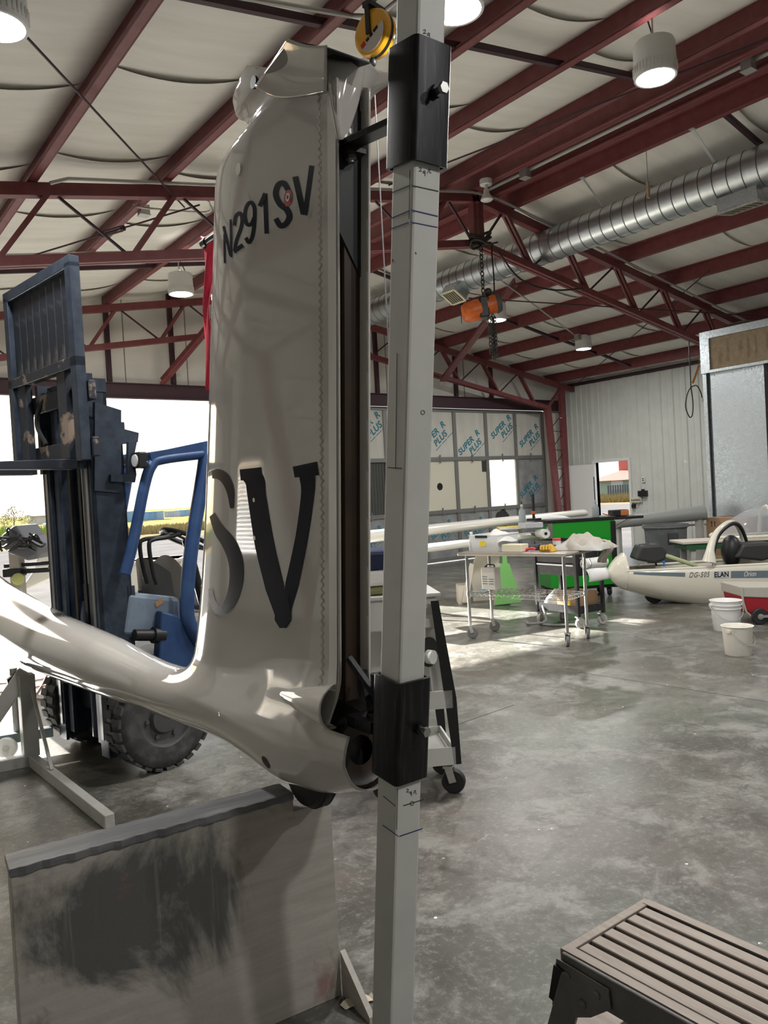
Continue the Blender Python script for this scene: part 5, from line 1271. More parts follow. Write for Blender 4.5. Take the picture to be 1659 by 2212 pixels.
obj('cap', MB().cyl((0, 0, .185), (0, 0, .202), .015, 14), WHITE, t); obj('label', MB().lathe([(.0325, .07), (.0325, .105)], n=20, cap=False), mat('pale_blue_label', (.55, .65, .72), .5, alpha=.8), t)
p = (onT(1030, 1189)+onT(1083, 1189))/2; fw_ = TF.rz
t = thing('plastic_tub', 'clear open plastic storage tub with yellow label on the table', 'tub', TF.world((-.33, -.02, TZ)), TF.rz)
def tub(w, d, h, t_): 
    m = MB(); A = [(-w/2*.86, -d/2*.86, 0), (w/2*.86, -d/2*.86, 0), (w/2*.86, d/2*.86, 0), (-w/2*.86, d/2*.86, 0)]; B = [(-w/2, -d/2, h), (w/2, -d/2, h), (w/2, d/2, h), (-w/2, d/2, h)]
    return m.add(A+B, [(0, 3, 2, 1), (0, 1, 5, 4), (1, 2, 6, 5), (2, 3, 7, 6), (3, 0, 4, 7)])
obj('body', tub(.34, .42, .17, .003), MILKY, t, solid=.004); obj('rim', MB().tube([(-.17, -.21, .17), (.17, -.21, .17), (.17, .21, .17), (-.17, .21, .17)], .007, 6, closed=True), MILKY, t)
obj('handle_clip', MB().box((-.09, -.222, .145), (.05, -.212, .172)), BLACK, t); obj('price_label', MB().box((-.05, -.203, .06), (.02, -.199, .11)), mat('yellow_label', (.80, .62, .03), .6), t)
obj('contents', MB().box((-.13, -.16, .01), (.13, .16, .07)), mat('mixed_grey', (.35, .32, .28), .7, col2=(.15, .14, .13), scale=20), t, bevel=.02)
obj('white_bag', MB().grid(lambda u, v: (.05+(u-.5)*.30, (v-.5)*.36, .10+.12*math.sin(math.pi*u)*math.sin(math.pi*v)+.012*math.sin(14*u+5*v)), 16, 16), mat('white_paper', (.72, .72, .70), .6), t, smooth=2)
t = thing('foam_block', 'cream foam block lying on the steel table', 'foam block', TF.world((-.02, -.13, TZ)), TF.rz)
obj('block', MB().box((-.115, -.07, 0), (.115, .07, .075)), mat('cream_foam', (.68, .64, .48), .9), t, bevel=.006); obj('cut_face', MB().box((.1155, -.06, .006), (.118, .06, .068)), mat('cream_foam_cut', (.60, .55, .40), .9), t)
t = thing('red_plier', 'red handled hand tool on the steel table in front of the gloves', 'tool', TF.world((.16, -.12, TZ)), TF.rz)
obj('grip', MB().tube(catmull([(-.07, 0, .015), (0, .01, .03), (.05, 0, .02)], 6), .013, 8), mat('red_grip', (.60, .04, .06), .5), t, smooth=True); obj('jaw', MB().bar((.05, 0, .018), (.10, .01, .015), .02, .012), STEELB, t)
t = thing('dark_rags', 'dark grey tool roll behind the red hand tool', 'tool roll', TF.world((.18, .05, TZ)), TF.rz)
obj('roll', MB().tube([(-.14, 0, .03), (0, .01, .032), (.16, -.01, .03)], [.024, .03, .024], 12), mat('dark_cloth', (.07, .075, .09), .9), t, smooth=True); obj('strap', MB().tube([(-.02, 0, .031), (.01, 0, .031)], .032, 12), BLACK, t)
def crumple(name, parent, w, d, h, m_, seed, n=26, f=1.0, power=.55):
    rs = np.random.RandomState(seed); ph = rs.uniform(0, 6.28, (9, 3)); fr = rs.uniform(4, 13, (9, 2))*f
    def fn(u, v):
        base = (max(0, math.sin(math.pi*u))*max(0, math.sin(math.pi*v)))**power; k = sum(math.sin(fr[i][0]*u+ph[i][0])*math.sin(fr[i][1]*v+ph[i][1]) for i in range(9))/9
        return ((u-.5)*w*(1+.06*math.sin(9*v+seed)), (v-.5)*d*(1+.08*math.sin(7*u+seed)), .003+h*base*(1+.75*k))
    return obj(name, MB().grid(fn, n, n), m_, parent, smooth=2)
t = thing('work_gloves', 'yellow leather work gloves in a heap on the steel table', 'gloves', TF.world((.34, -.10, TZ)), TF.rz)
YG = mat('yellow_leather', (.52, .30, .035), .7)
crumple('glove_palm', t, .15, .12, .06, YG, 3)
for k in range(4): obj('glove_finger', MB().tube(catmull([(-.04+.02*k, -.02, .045), (-.05+.03*k, -.055, .055), (-.045+.03*k, -.075, .02)], 5), .012, 8), YG, t, smooth=True)
t = thing('rag_bundle', 'bundle of crumpled beige cloth on the right end of the steel table', 'cloth', TF.world((.58, .20, TZ)), TF.rz)
CL = mat('beige_cloth', (.36, .33, .285), .9, col2=(.44, .40, .35), scale=6)
crumple('top_cloth', t, .44, .40, .135, CL, 5, 50, 1.5, .4); o = crumple('lower_cloth', t, .52, .46, .09, mat('grey_white_cloth', (.42, .405, .38), .9), 8, 44, 1.6, .4)
obj('hanging_end', MB().grid(lambda u, v: (.20+.04*math.sin(5*v)+(u-.5)*.09, .02+.02*math.sin(8*u), .08-.22*v), 6, 12), CL, t, smooth=2, solid=.003)
t = thing('red_jar', 'small jar with red lid beside the cloth bundle', 'jar', TF.world((.28, .19, TZ)), 0)
obj('jar', MB().lathe([(.001, 0), (.04, 0), (.042, .06), (.04, .085)], n=20, cap=False), MILKY, t, smooth=True); obj('lid', MB().cyl((0, 0, .085), (0, 0, .105), .043, 20), mat('red_lid', (.60, .05, .05), .4), t)
t = thing('solvent_can', 'white rectangular solvent can on the wire undershelf', 'can', TF.world((-.47, .10, SZ+.004)), TF.rz)
obj('can_body', MB().box((-.085, -.06, 0), (.085, .06, .235)), mat('can_white', (.68, .66, .62), .4), t, bevel=.008)
obj('can_handle', MB().tube(catmull([(-.05, 0, .235), (-.04, 0, .26), (.04, 0, .26), (.05, 0, .235)], 5), .007, 6), BLACK, t, smooth=True); obj('can_spout', MB().cyl((-.06, 0, .235), (-.06, 0, .25), .014, 12), BLACK, t)
for k in range(7): obj('print_line', MB().box((-.07+.08*(k > 3), -.0608, .06+.025*(k % 4)), (-.01+.08*(k > 3), -.0602, .066+.025*(k % 4))), INK, t)
t = thing('blue_scraper', 'small pale blue scraper on the wire undershelf', 'tool', TF.world((-.50, -.13, SZ+.004)), TF.rz+.2)
obj('blade', MB().box((-.06, -.02, 0), (.03, .02, .004)), mat('pale_blue_plastic', (.30, .50, .58), .5), t); obj('grip', MB().box((.03, -.012, 0), (.10, .012, .014)), mat('pale_blue_plastic'), t, bevel=.003)

# ---- black drawer cart
KF = Frame((6.83, 5.75, 0), math.atan2(-.6, -.05))
kt = thing('drawer_cart', 'black tool cart with chrome drawer pulls behind the steel table', 'cart', KF.loc, KF.rz)
CW, CD = .31, .19
BLK2 = mat('black_cart_paint', (.018, .019, .021), .4, col2=(.05, .05, .052), scale=12, lo=.5, hi=.8)
for sx in (-1, 1):
    for sy in (-1, 1):
        obj('corner_post', MB().box((sx*CW-.018, sy*CD-.018, .13), (sx*CW+.018, sy*CD+.018, .93)), BLK2, kt, bevel=.003)
        caster(kt, sx*(CW-.02), sy*(CD-.02), .055, .13, 1.2*sx, mat('pale_caster', (.42, .41, .38), .6), .035)
obj('cabinet', MB().box((-CW+.02, -CD+.02, .56), (CW-.02, CD-.02, .89)), BLK2, kt)
for k, (z0, z1) in enumerate(((.80, .885), (.70, .79), (.565, .69))):
    d_ = obj('drawer', MB().box((-CW+.025, -CD-.004, z0), (CW-.025, -CD+.02, z1)), BLK2, kt, bevel=.003)
    obj('drawer_pull', MB().box((-CW+.03, -CD-.016, z1-.022), (CW-.03, -CD-.004, z1-.006)), mat('bright_drawer_pull', (.72, .74, .76), .3, .3), d_, bevel=.003)
obj('top_tray', MB().box((-CW-.01, -CD-.01, .89), (CW+.01, CD+.01, .90)).box((-CW-.012, -CD-.012, .89), (CW+.012, -CD-.006, .94)).box((-CW-.012, CD+.006, .89), (CW+.012, CD+.012, .94)).box((-CW-.012, -CD, .89), (-CW-.006, CD, .94)).box((CW+.006, -CD, .89), (CW+.012, CD, .94)), BLK2, kt)
obj('bottom_shelf', MB().box((-CW, -CD, .20), (CW, CD, .21)).box((-CW, -CD-.012, .16), (CW, -CD, .24)).box((CW, -CD, .16), (CW+.012, CD, .24)).box((-CW-.012, -CD, .16), (-CW, CD, .24)).box((-CW, CD, .16), (CW, CD+.012, .24)), BLK2, kt)
obj('push_handle', MB().tube(catmull([(CW+.02, -CD, .86), (CW+.09, -CD, .86), (CW+.09, 0, .86), (CW+.09, CD, .86), (CW+.02, CD, .86)], 5), .011, 8), BLACK, kt, smooth=True)
t = thing('cardboard_box', 'brown cardboard box with yellow label on the cart bottom shelf', 'box', KF.world((.12, 0, .212)), KF.rz)
obj('carton', MB().box((-.17, -.14, 0), (.17, .14, .17)), mat('brown_card', (.42, .26, .15), .8), t, bevel=.003); obj('price_label', MB().box((-.06, -.1425, .02), (.03, -.1405, .10)), mat('yellow_label'), t); obj('tape', MB().box((-.025, -.141, .1695), (.025, .141, .1715)), mat('tan_tape', (.5, .36, .2), .5), t)
t = thing('plastic_bag', 'clear plastic bag bunched up beneath the cart drawers', 'bag', KF.world((-.16, -.02, .212)), KF.rz)
crumple('bag', t, .26, .24, .16, mat('white_film', (.75, .75, .75), .3, alpha=.8), 11, 26, 1.6); crumple('contents', t, .2, .2, .08, mat('cream_foam'), 13, 14)
t = thing('vacuum_hose', 'grey coiled vacuum hose lying below the cart', 'hose', KF.world((-.30, -.22, 0)), KF.rz)
obj('hose', MB().tube(catmull([(.5, .1, .02), (.25, -.08, .02), (.05, -.02, .025), (-.03, .08, .10), (.02, .06, .22), (.12, .0, .16), (.2, -.06, .05), (.06, -.16, .02), (-.06, -.1, .02)], 7), .014, 8), mat('grey_hose', (.22, .22, .21), .6), t, smooth=True); obj('nozzle', MB().cyl((.5, .1, .022), (.58, .14, .022), .018, 10), BLACK, t)
t = thing('paper_roll_holder', 'white paper roll with hanging sheet on the cart end', 'paper roll', KF.world((CW+.085, 0, .70)), KF.rz)
obj('roll', MB().cyl((0, -CD+.03, 0), (0, CD-.03, 0), .055, 24), WHITE, t, smooth=True); obj('sheet', MB().grid(lambda u, v: (.02+.05*math.sin(2.2*v)+.01*math.sin(5*u), -CD+.03+(2*CD-.06)*u, -.05-.14*v), 8, 10), WHITE, t, smooth=2, solid=.002)
obj('holder_rod', MB().cyl((0, -CD, 0), (0, CD, 0), .008, 8), BLACK, t)

# ---- big green tool chest with black top
g0 = atd(1192, 1290, 10.55); GF = Frame((g0[0], g0[1], 0), math.radians(-30))
gc = thing('tool_chest', 'large bright green tool chest with black top behind the cart', 'tool chest', GF.loc, GF.rz)
GW = GF.side(1331, 1200, 0)[0]; GT = GF.side(1260, 1121, 0)[2]; GD = .52
obj('chest_body', MB().box((0, 0, .16), (GW, GD, GT-.03)), GREEN, gc, bevel=.006)
obj('black_top', MB().box((-.02, -.02, GT-.03), (GW+.02, GD+.02, GT+.012)), BLACK, gc, bevel=.006)
obj('corner_bumper', MB().box((GW-.06, -.012, .12), (GW+.012, .05, GT-.05)), BLACK, gc, bevel=.006); obj('corner_bumper', MB().box((-.012, -.012, GT-.32), (.06, .05, GT-.03)), mat('chrome_steel'), gc, bevel=.006)
obj('panel_ridge', MB().box((.08, -.006, GT-.27), (GW-.08, 0, GT-.262)), GREEN, gc)
obj('skirt', MB().box((.02, .02, .12), (GW-.02, GD-.02, .165)), BLACK, gc)
for x_, y_ in ((.09, .08), (GW-.09, .08), (.09, GD-.08), (GW-.09, GD-.08)): caster(gc, x_, y_, .06, .13, .9, RUB, .04)
obj('warning_label', MB().box((-.004, .10, GT-.30), (0, .36, GT-.18)), mat('orange_white_label', (.65, .50, .38), .6), gc)
# things on and around the chest
def on_chest(px, py, ly=.1):
    q = GF.side(px, py, ly); return GF.world((q[0], ly, GT+.013))
def spray(px, label, h, m_, tip):
    t = thing('spray_bottle', label, 'bottle', on_chest(px, 1115, .12), 0, 'bottles on the tool chest')
    obj('body', MB().lathe([(.001, 0), (.045, 0), (.047, .02), (.047, h*.62), (.035, h*.78), (.016, h*.88), (.016, h)], n=22, cap=False), m_, t, smooth=True)
    obj('cap', MB().cyl((0, 0, h), (0, 0, h+.03), .02, 12), GREYP, t)
    obj('spray_stem', MB().cyl((0, 0, h+.03), (0, 0, h+.03+tip), .007, 8), BLACK, t); return t
spray(1128, 'grey spray bottle at the left end of the tool chest', .20, mat('grey_bottle', (.30, .34, .36), .4), .04)
spray(1287, 'grey bottle with long thin nozzle in front of the open side door', .20, mat('grey_bottle'), .32)
t = thing('air_wand', 'black upright air wand with orange collar on the tool chest', 'wand', on_chest(1153, 1115, .15))
obj('wand', MB().cyl((0, 0, .02), (0, 0, .36), .02, 12), BLACK, t); obj('collar', MB().cyl((0, 0, .09), (0, 0, .13), .028, 14), mat('orange_ring', (.65, .12, .03), .5), t); obj('foot', MB().box((-.10, -.05, 0), (.10, .05, .03)), BLACK, t, bevel=.01)
t = thing('folded_papers', 'curled white papers lying at the left end of the tool chest', 'papers', on_chest(1185, 1112, .34), GF.rz)
crumple('sheet', t, .55, .22, .05, mat('white_paper'), 21, 20, .6)
SLT = mat('pale_grey_tray', (.50, .51, .55), .5)
q = GF.side(1138, 1130, .12)
tag(obj('side_tray', MB().box((-.13, -.15, -.07), (.13, .15, 0)), SLT, bevel=.01), 'pale grey side tray fixed left of the tool chest', 'tray')
_o = bpy.data.objects['side_tray']; _o.location = GF.world((-.20, .14, GT-.01)); _o.rotation_euler = (0, 0, GF.rz)
t = thing('towel_roll', 'white paper towel roll on the left end of the tool chest', 'paper roll', GF.world((-.075, .02, GT-.16)), GF.rz)
obj('roll', MB().cyl((0, -.13, 0), (0, .16, 0), .06, 24), WHITE, t, smooth=True); obj('core', MB().cyl((0, -.133, 0), (0, -.1295, 0), .022, 16), BLACK, t)
l_ = GF.side(1318, 1112, .05); r_ = GF.side(1385, 1110, .05)
t = thing('black_shelf', 'black folding side shelf at the right end of the tool chest', 'shelf', GF.world((GW+.035, .05, GT-.04)), GF.rz)
obj('board', MB().box((0, 0, 0), (r_[0]-GW, .42, .035)), BLACK, t, bevel=.006); obj('support', MB().bar((.0, .2, -.16), (r_[0]-GW-.1, .2, 0), .03), mat('chrome_steel'), t)
t = thing('cordless_tool', 'orange and black power tool case on the black side shelf', 'tool case', GF.world((GW+.16, .2, GT+.0)), GF.rz)
obj('case', MB().box((-.13, -.09, 0), (.10, .09, .09)), BLACK, t, bevel=.015); obj('orange_shell', MB().box((-.02, -.095, .005), (.105, .095, .085)), mat('orange_tool', (.50, .18, .06), .5), t, bevel=.012); obj('tool_cord', MB().tube(catmull([(-.13, 0, .02), (-.2, -.02, .03), (-.24, .0, .05)], 5), .008, 6), mat('orange_tool'), t)

# ---- wing stands and wings
def slab(name, label, poly_px, depth, rz, thick, m_, cat, extra=None, grp=None):
    c = np.mean(np.array(poly_px), 0); w = atd(c[0], c[1], depth); f_ = Frame((w[0], w[1], 0), rz)
    t = thing(name, label, cat, f_.loc, rz, grp); obj('panel', MB().prism([f_.side(px, py, 0) for px, py in poly_px], (0, thick, 0)), m_, t, bevel=.004); return t, f_
LGRN = mat('light_green_panel', (.22, .55, .16), .5); CRM = mat('cream_panel', (.66, .60, .52), .6)
R37 = math.radians(-37)
t, f_ = slab('wing_stand', 'green trapezoid wing stand under the white wings', [(1069, 1308), (1125, 1301), (1127, 1296), (1100, 1217), (1081, 1217)], 10.35, R37, .04, LGRN, 'stand', grp='wing stands')
obj('stand_post', MB().prism([f_.side(1086, 1217, 0), f_.side(1096, 1217, 0), f_.side(1094, 1190, 0), f_.side(1086, 1190, 0)], (0, .04, 0)), LGRN, t); obj('edge_strip', MB().prism([f_.side(1066, 1308, .05), f_.side(1070, 1308, .05), f_.side(1082, 1217, .05), f_.side(1078, 1217, .05)], (0, .02, 0)), CRM, t)
_l = f_.side(1095, 1305, 0)[0]; obj('back_leg', MB().prism([(_l-.1, .04, .3), (_l+.1, .04, .3), (_l+.1, .45, 0), (_l-.1, .45, 0)], (0, .03, 0)), LGRN, t)
t, f_ = slab('wing_stand', 'cream upright board stand left of the green wing stand', [(1022, 1300), (1070, 1298), (1072, 1262), (1080, 1200), (1030, 1196), (1018, 1230)], 10.9, R37, .05, CRM, 'stand', grp='wing stands')
_l = f_.side(1045, 1300, 0)[0]; obj('back_leg', MB().box((_l-.1, .05, 0), (_l+.1, .4, .3)), CRM, t)
t, f_ = slab('wing_stand', 'pale A shaped stand behind the left legs of the steel table', [(999, 1302), (1012, 1302), (1024, 1220), (1016, 1216), (1008, 1250)], 10.6, R37, .05, CRM, 'stand', grp='wing stands')
_l = f_.side(1008, 1300, 0)[0]; obj('back_leg', MB().box((_l-.1, .05, 0), (_l+.05, .4, .25)), CRM, t)
def wing(name, label, p, q, c0, c1, th, m_):
    p = np.array(p, float); q = np.array(q, float); d = q-p; L_ = np.linalg.norm(d[:2]); rz = math.atan2(d[1], d[0])
    t = thing(name, label, 'wing', p, rz, 'stored glider wings')
    def fn(u, v):
        c = c0+(c1-c0)*v; a = 2*math.pi*u; xx = .5*(1-math.cos(a)) ; tt = th*(c/c0)*2.6*(math.sqrt(max(xx, 0))*(1-xx))*(1 if a < math.pi else -.7)
        return (L_*v, (xx-.35)*c, d[2]*v+tt)
    obj('wing_skin', MB().grid(fn, 40, 12), m_, t, smooth=2)
    tip = [fn(k/40, 1.0) for k in range(40)]; rt = [fn(k/40, 0.0) for k in range(40)]
    obj('root_rib', MB().add(rt, [tuple(range(40))]), m_, t); obj('tip_cap', MB().add(tip, [tuple(range(40))]), m_, t); return t
WGC = mat('white_wing_gelcoat', (.74, .72, .66), .2, coat=.3)
wing('stored_wing', 'long white glider wing stored at the back on stands', (5.4, 8.5, .98), (9.9, 8.0, 1.08), .62, .40, .10, WGC)
wing('stored_wing', 'lower white glider wing lying nearer to the steel table', (4.9, 7.9, .80), (8.2, 7.5, .86), .55, .42, .07, WGC)
for k, (px, py) in enumerate(((940, 1300), (1190, 1275))):
    f0_ = onz(px, py)
t = thing('trestle', 'pale trestle carrying the wings behind the white post', 'trestle', (6.2, 8.2, 0))
obj('top_bar', MB().box((-.04, -.65, .68), (.04, .45, .74)), CRM, t)
for sy in (-.5, .35): obj('trestle_leg', MB().bar((-.25, sy, 0), (0, sy, .68), .05), CRM, t); obj('trestle_leg', MB().bar((.25, sy, 0), (0, sy, .68), .05), CRM, t)
t = thing('yellow_binder', 'yellow folder lying on the wing behind the plastic tub', 'folder', (8.0, 7.75, .965), R37)
obj('cover', MB().box((-.16, -.1, 0), (.16, .1, .04)), mat('yellow_card', (.72, .58, .06), .6), t, bevel=.004); obj('pages', MB().box((-.15, -.104, .008), (.15, .09, .032)), WHITE, t)

# ---- white two-seat glider fuselage with open cockpit
AX = math.radians(-42); wl_ = onz(1410, 1303)
NF = Frame(wl_, AX)
gl = thing('glider_fuselage', 'cream white glider fuselage with open cockpit lettered DG-505', 'glider', NF.loc, AX)
def ng(px, py, ly=0.0): return NF.side(px, py, ly)
S = [ng(px, 1240)[0] for px in (1311, 1314, 1320, 1332, 1346, 1370, 1400, 1450, 1500, 1560, 1620, 1659)]
S += [S[-1]+.8, S[-1]+2.2]
zrim = [ng(px, py)[2] for px, py in ((1311, 1236), (1314, 1236), (1320, 1235), (1332, 1233), (1346, 1231), (1370, 1229), (1400, 1227), (1450, 1224), (1500, 1221), (1560, 1217), (1620, 1214), (1659, 1212))]; zrim += [zrim[-1]+.02, zrim[-1]+.06]
ztop = [ng(px, py)[2] for px, py in ((1311, 1234), (1314, 1228), (1320, 1218), (1332, 1204), (1346, 1194))]
zbot = [ng(px, py)[2] for px, py in ((1311, 1238), (1314, 1244), (1320, 1254), (1332, 1266), (1346, 1273), (1370, 1281), (1400, 1290), (1450, 1300), (1500, 1308), (1560, 1313), (1620, 1314), (1659, 1312))]; zbot += [zbot[-1]+.02, zbot[-1]+.15]
hwid = [.012, .06, .11, .17, .215, .26, .295, .325, .345, .36, .365, .365, .36, .30]
def interp(s, ys_): return float(pchip(np.array([s]), S, ys_)[0])
def hull(u, v):
    s = S[0]+(S[-1]-S[0])*(v**1.5); th_ = math.pi*(u-.5); zr, zb, w = interp(s, zrim), interp(s, zbot), interp(s, hwid)
    return (s, w*math.copysign(abs(math.sin(th_))**.85, th_), zr-(zr-zb)*abs(math.cos(th_))**.85)
obj('hull', MB().grid(hull, 40, 60), GEL2, gl, smooth=2, solid=-.012 if False else .012)
def nose(u, v):
    s = S[0]+(S[4]+.02-S[0])*(v**1.5); a = 2*math.pi*u; zr, w, zb = interp(s, zrim), interp(s, hwid), interp(s, zbot); zt = float(np.interp(s, S[:5], ztop))
    c_, s_ = math.cos(a), math.sin(a); dz = (zt-zr) if c_ > 0 else (zr-zb)
    return (s, w*1.004*math.copysign(abs(s_)**.85, s_), zr+dz*1.004*math.copysign(abs(c_)**.85, c_))
obj('nose_cone', MB().grid(nose, 60, 24), GEL2, gl, smooth=2, solid=.010)
rimp = []
for k in range(31): s = S[4]+(S[11]+.3-S[4])*k/30; rimp.append((s, -interp(s, hwid)+.012, interp(s, zrim)+.004))
obj('cockpit_rim', MB().tube(rimp, .016, 8), GEL2, gl, smooth=True); obj('cockpit_rim', MB().tube([(a, -b, c) for a, b, c in rimp], .016, 8), GEL2, gl, smooth=True)
obj('nose_coaming', MB().tube([(interp_s, y_, z_) for interp_s, y_, z_ in [(S[4]+.02, .215*math.sin(a), interp(S[4], zrim)+.10*math.cos(a)*1.9) for a in np.linspace(-math.pi/2, math.pi/2, 17)]], .018, 8), GEL2, gl, smooth=True)
obj('cockpit_floor', MB().grid(lambda u, v: (S[4]+(S[11]-S[4])*v, (u-.5)*1.6*interp(S[4]+(S[11]-S[4])*v, hwid), interp(S[4]+(S[11]-S[4])*v, zrim)-.16), 4, 12), mat('dark_cockpit', (.035, .036, .038), .8), gl)
def side_y(s, z):
    zr, zb, w = interp(s, zrim), interp(s, zbot), interp(s, hwid); c = min(1, max(0, (zr-z)/(zr-zb)))**(1/.85); return -(w*math.sqrt(max(0, 1-c*c))**.85)-.0025
def band(name, pxs, pyt, pyb, m_, lift=0.0):
    def fn(u, v):
        px = pxs[0]+(pxs[1]-pxs[0])*u; a = ng(px, pyt[0]+(pyt[1]-pyt[0])*u, -.33); b = ng(px, pyb[0]+(pyb[1]-pyb[0])*u, -.33); q = a+(b-a)*v; return (q[0], side_y(q[0], q[2])-lift, q[2])
    return obj(name, MB().grid(fn, 24, 3), m_, gl, smooth=2)
STR = mat('slate_blue_stripe', (.16, .21, .25), .3)
band('side_stripe', (1372, 1480), (1237, 1237), (1242, 1246), STR); band('side_stripe', (1577, 1720), (1233, 1231), (1248, 1247), STR)
band('elan_plate', (1541, 1573), (1234, 1233), (1249, 1248), mat('pale_plate', (.55, .57, .58), .35), .001)
def glyph(body, pxc, pyc, hpx, m_, shear=0.0, sp=1.0, bold=0.0, lift=.003, wpx=None):
    me = text_mesh(body, 1.0, 0, shear, sp, bold); a, b = ng(pxc, pyc, -.33), ng(pxc, pyc-hpx, -.33); sc = (b[2]-a[2])/.69; me.materials.append(m_)
    bx_ = [v.co.x for v in me.vertices]; wx_ = (ng(pxc+wpx/2, pyc, -.33)[0]-ng(pxc-wpx/2, pyc, -.33)[0])/(max(bx_)-min(bx_))
    for v in me.vertices:
        x_, z_ = v.co.x*wx_+a[0], v.co.y*sc+a[2]; v.co = (x_, side_y(x_, z_)-lift, z_)
    return obj('lettering', me, m_, gl)
glyph('DG-505', 1509, 1241.5, 11, mat('slate_print', (.12, .13, .14), .5), .35, 1.12, wpx=44); glyph('ELAN', 1557, 1241, 11, NAVY, 0, 1.0, .02, wpx=30); glyph('Orion', 1617, 1239.5, 11, WHITE, .3, 1.0, .01, wpx=26)
# front wheel with fairing
obj('wheel_fairing', MB().ball((-.02, 0, .20), (.22, .07, .09), 20, 12), GEL2, gl, smooth=True); obj('front_wheel', MB().lathe([(.03, -.035), (.10, -.035), (.115, -.02), (.115, .02), (.10, .035), (.03, .035)], (0.02, 0, .116), (0, 1, 0), 28), RUB, gl, smooth=True)
# arch between the seats
ha = [ng(1532, 1214, -.34), ng(1536, 1180, -.33), ng(1548, 1150, -.25), ng(1572, 1130, -.08), ng(1590, 1133, .10), ng(1603, 1160, .26), ng(1610, 1195, .33)]
obj('canopy_arch', MB().tube(catmull(ha, 8), list(np.interp(np.linspace(0, 1, 49), [0, .12, .3, 1], [.085, .05, .034, .028])), 10), GEL2, gl, smooth=True)
hb = [p + np.array((.035, 0, -.015)) for p in ha]; obj('arch_lining', MB().tube(catmull(hb, 8), .026, 8), BLACK, gl, smooth=True)
def pod(name, c, w, d, h, m_, rz=0.0):
    m = MB().prism([(-w/2, 0, 0), (-w*.30, 0, h), (w*.32, 0, h*1.02), (w/2, 0, h*.55), (w*.42, 0, -h*.1), (w*.1, 0, -h*.35)], (0, d, 0)); m.v = [(x+c[0], y+c[1]-d/2, z+c[2]) for x, y, z in m.v]
    return obj(name, m, m_, gl, bevel=.03)
DKP = mat('instrument_pod', (.035, .036, .038), .55)
c = ng(1400, 1205, -.05); pod('instrument_pod', c, .40, .36, .17, DKP); c = ng(1388, 1180, 0); obj('pod_hood', MB().cyl((c[0]-.06, -.1, c[2]), (c[0]+.06, -.1, c[2]+.01), .035, 12), DKP, gl)
c = ng(1625, 1200, .0); pod('instrument_pod', c, .55, .38, .16, DKP)
obj('head_rest', MB().ball(ng(1580, 1190, 0), (.12, .15, .20), 18, 12), BLACK, gl, smooth=True)
a_, b_ = ng(1432, 1198, -.1), ng(1500, 1221, -.1); obj('seat_cushion', MB().bar(a_, b_, .30, .05), mat('pale_green_foam', (.42, .46, .26), .9), gl, bevel=.02)
a_ = ng(1433, 1218, -.3); obj('blue_tape', MB().box((a_[0]-.012, -.33, a_[2]-.03), (a_[0]+.012, -.32, a_[2]+.04)), mat('blue_tape', (.03, .18, .5), .5), gl)
obj('control_stick', MB().tube(catmull([ng(1418, 1222, -.1), ng(1416, 1210, -.1), ng(1424, 1200, -.1)], 5), .012, 8), BLACK, gl, smooth=True)
for px in (1380, 1540, 1545): p_ = ng(px, 1224, -.3); obj('hinge_pin', MB().cyl(p_, p_+np.array((0, 0, .04)), .006, 6), ZINC, gl)
# cradle under the fuselage (outside the picture)
obj('cradle', MB().box((2.4, -.25, 0), (2.6, .25, interp(2.5, zbot)+.02)), mat('pale_wood', (.45, .35, .22), .6), gl)

# ---- table with canopy behind the fuselage
BT = 10.25
b0 = atd(1480, 1290, BT); QF = Frame((b0[0], b0[1], 0), math.radians(-40))
t = thing('green_bench', 'long white topped bench with green edge behind the glider fuselage', 'bench', QF.loc, QF.rz)
qz = QF.side(1560, 1167, 0)[2]; qr = QF.side(1659, 1170, 0)[0]+.7
obj('bench_top', MB().box((0, 0, qz-.03), (qr, .56, qz)), mat('cream_panel'), t, bevel=.004); obj('green_edge', MB().box((.06, .02, qz-.11), (qr, .54, qz-.03)), mat('dark_green_paint', (.03, .12, .05), .5), t)
for x_ in (.15, qr-.15):
    for y_ in (.08, .48): obj('bench_leg', MB().box((x_-.03, y_-.03, 0), (x_+.03, y_+.03, qz-.11)), GREYP, t)
GLASS = mat('canopy_perspex', (.62, .64, .67), .03, alpha=.42, spec=.9)
cl, cr = QF.side(1534, 1160, .35), QF.side(1720, 1100, .35)
t = thing('glider_canopy', 'clear canopy with cream frame resting on the bench', 'canopy', QF.world((cl[0], .28, qz+.022)), QF.rz)
CLn = cr[0]-cl[0]; CH = QF.side(1655, 1097, .35)[2]-qz
def bub(u, v):
    s = CLn*v; pr = math.sin(math.pi/2*min(1, v/.62))**.8 if v < .62 else 1.0; a = math.pi*u
    return (s, -.24*pr**.8*math.cos(a), CH*pr*math.sin(a)**.9)
obj('perspex', MB().grid(bub, 28, 30), GLASS, t, smooth=2)
obj('base_frame', MB().tube([bub(0, k/24) for k in range(1, 25)], .02, 8), GEL2, t, smooth=True); obj('base_frame', MB().tube([bub(1, k/24) for k in range(1, 25)], .02, 8), GEL2, t, smooth=True)
obj('frame_arch', MB().tube([bub(k/20, .63) for k in range(21)], .026, 8), GEL2, t, smooth=True); obj('frame_tip', MB().ball((.03, 0, .03), (.07, .05, .04)), GEL2, t, smooth=True)
obj('lining', MB().box((.35, -.18, -.018), (CLn-.1, .18, .0)), mat('dark_cockpit'), t)

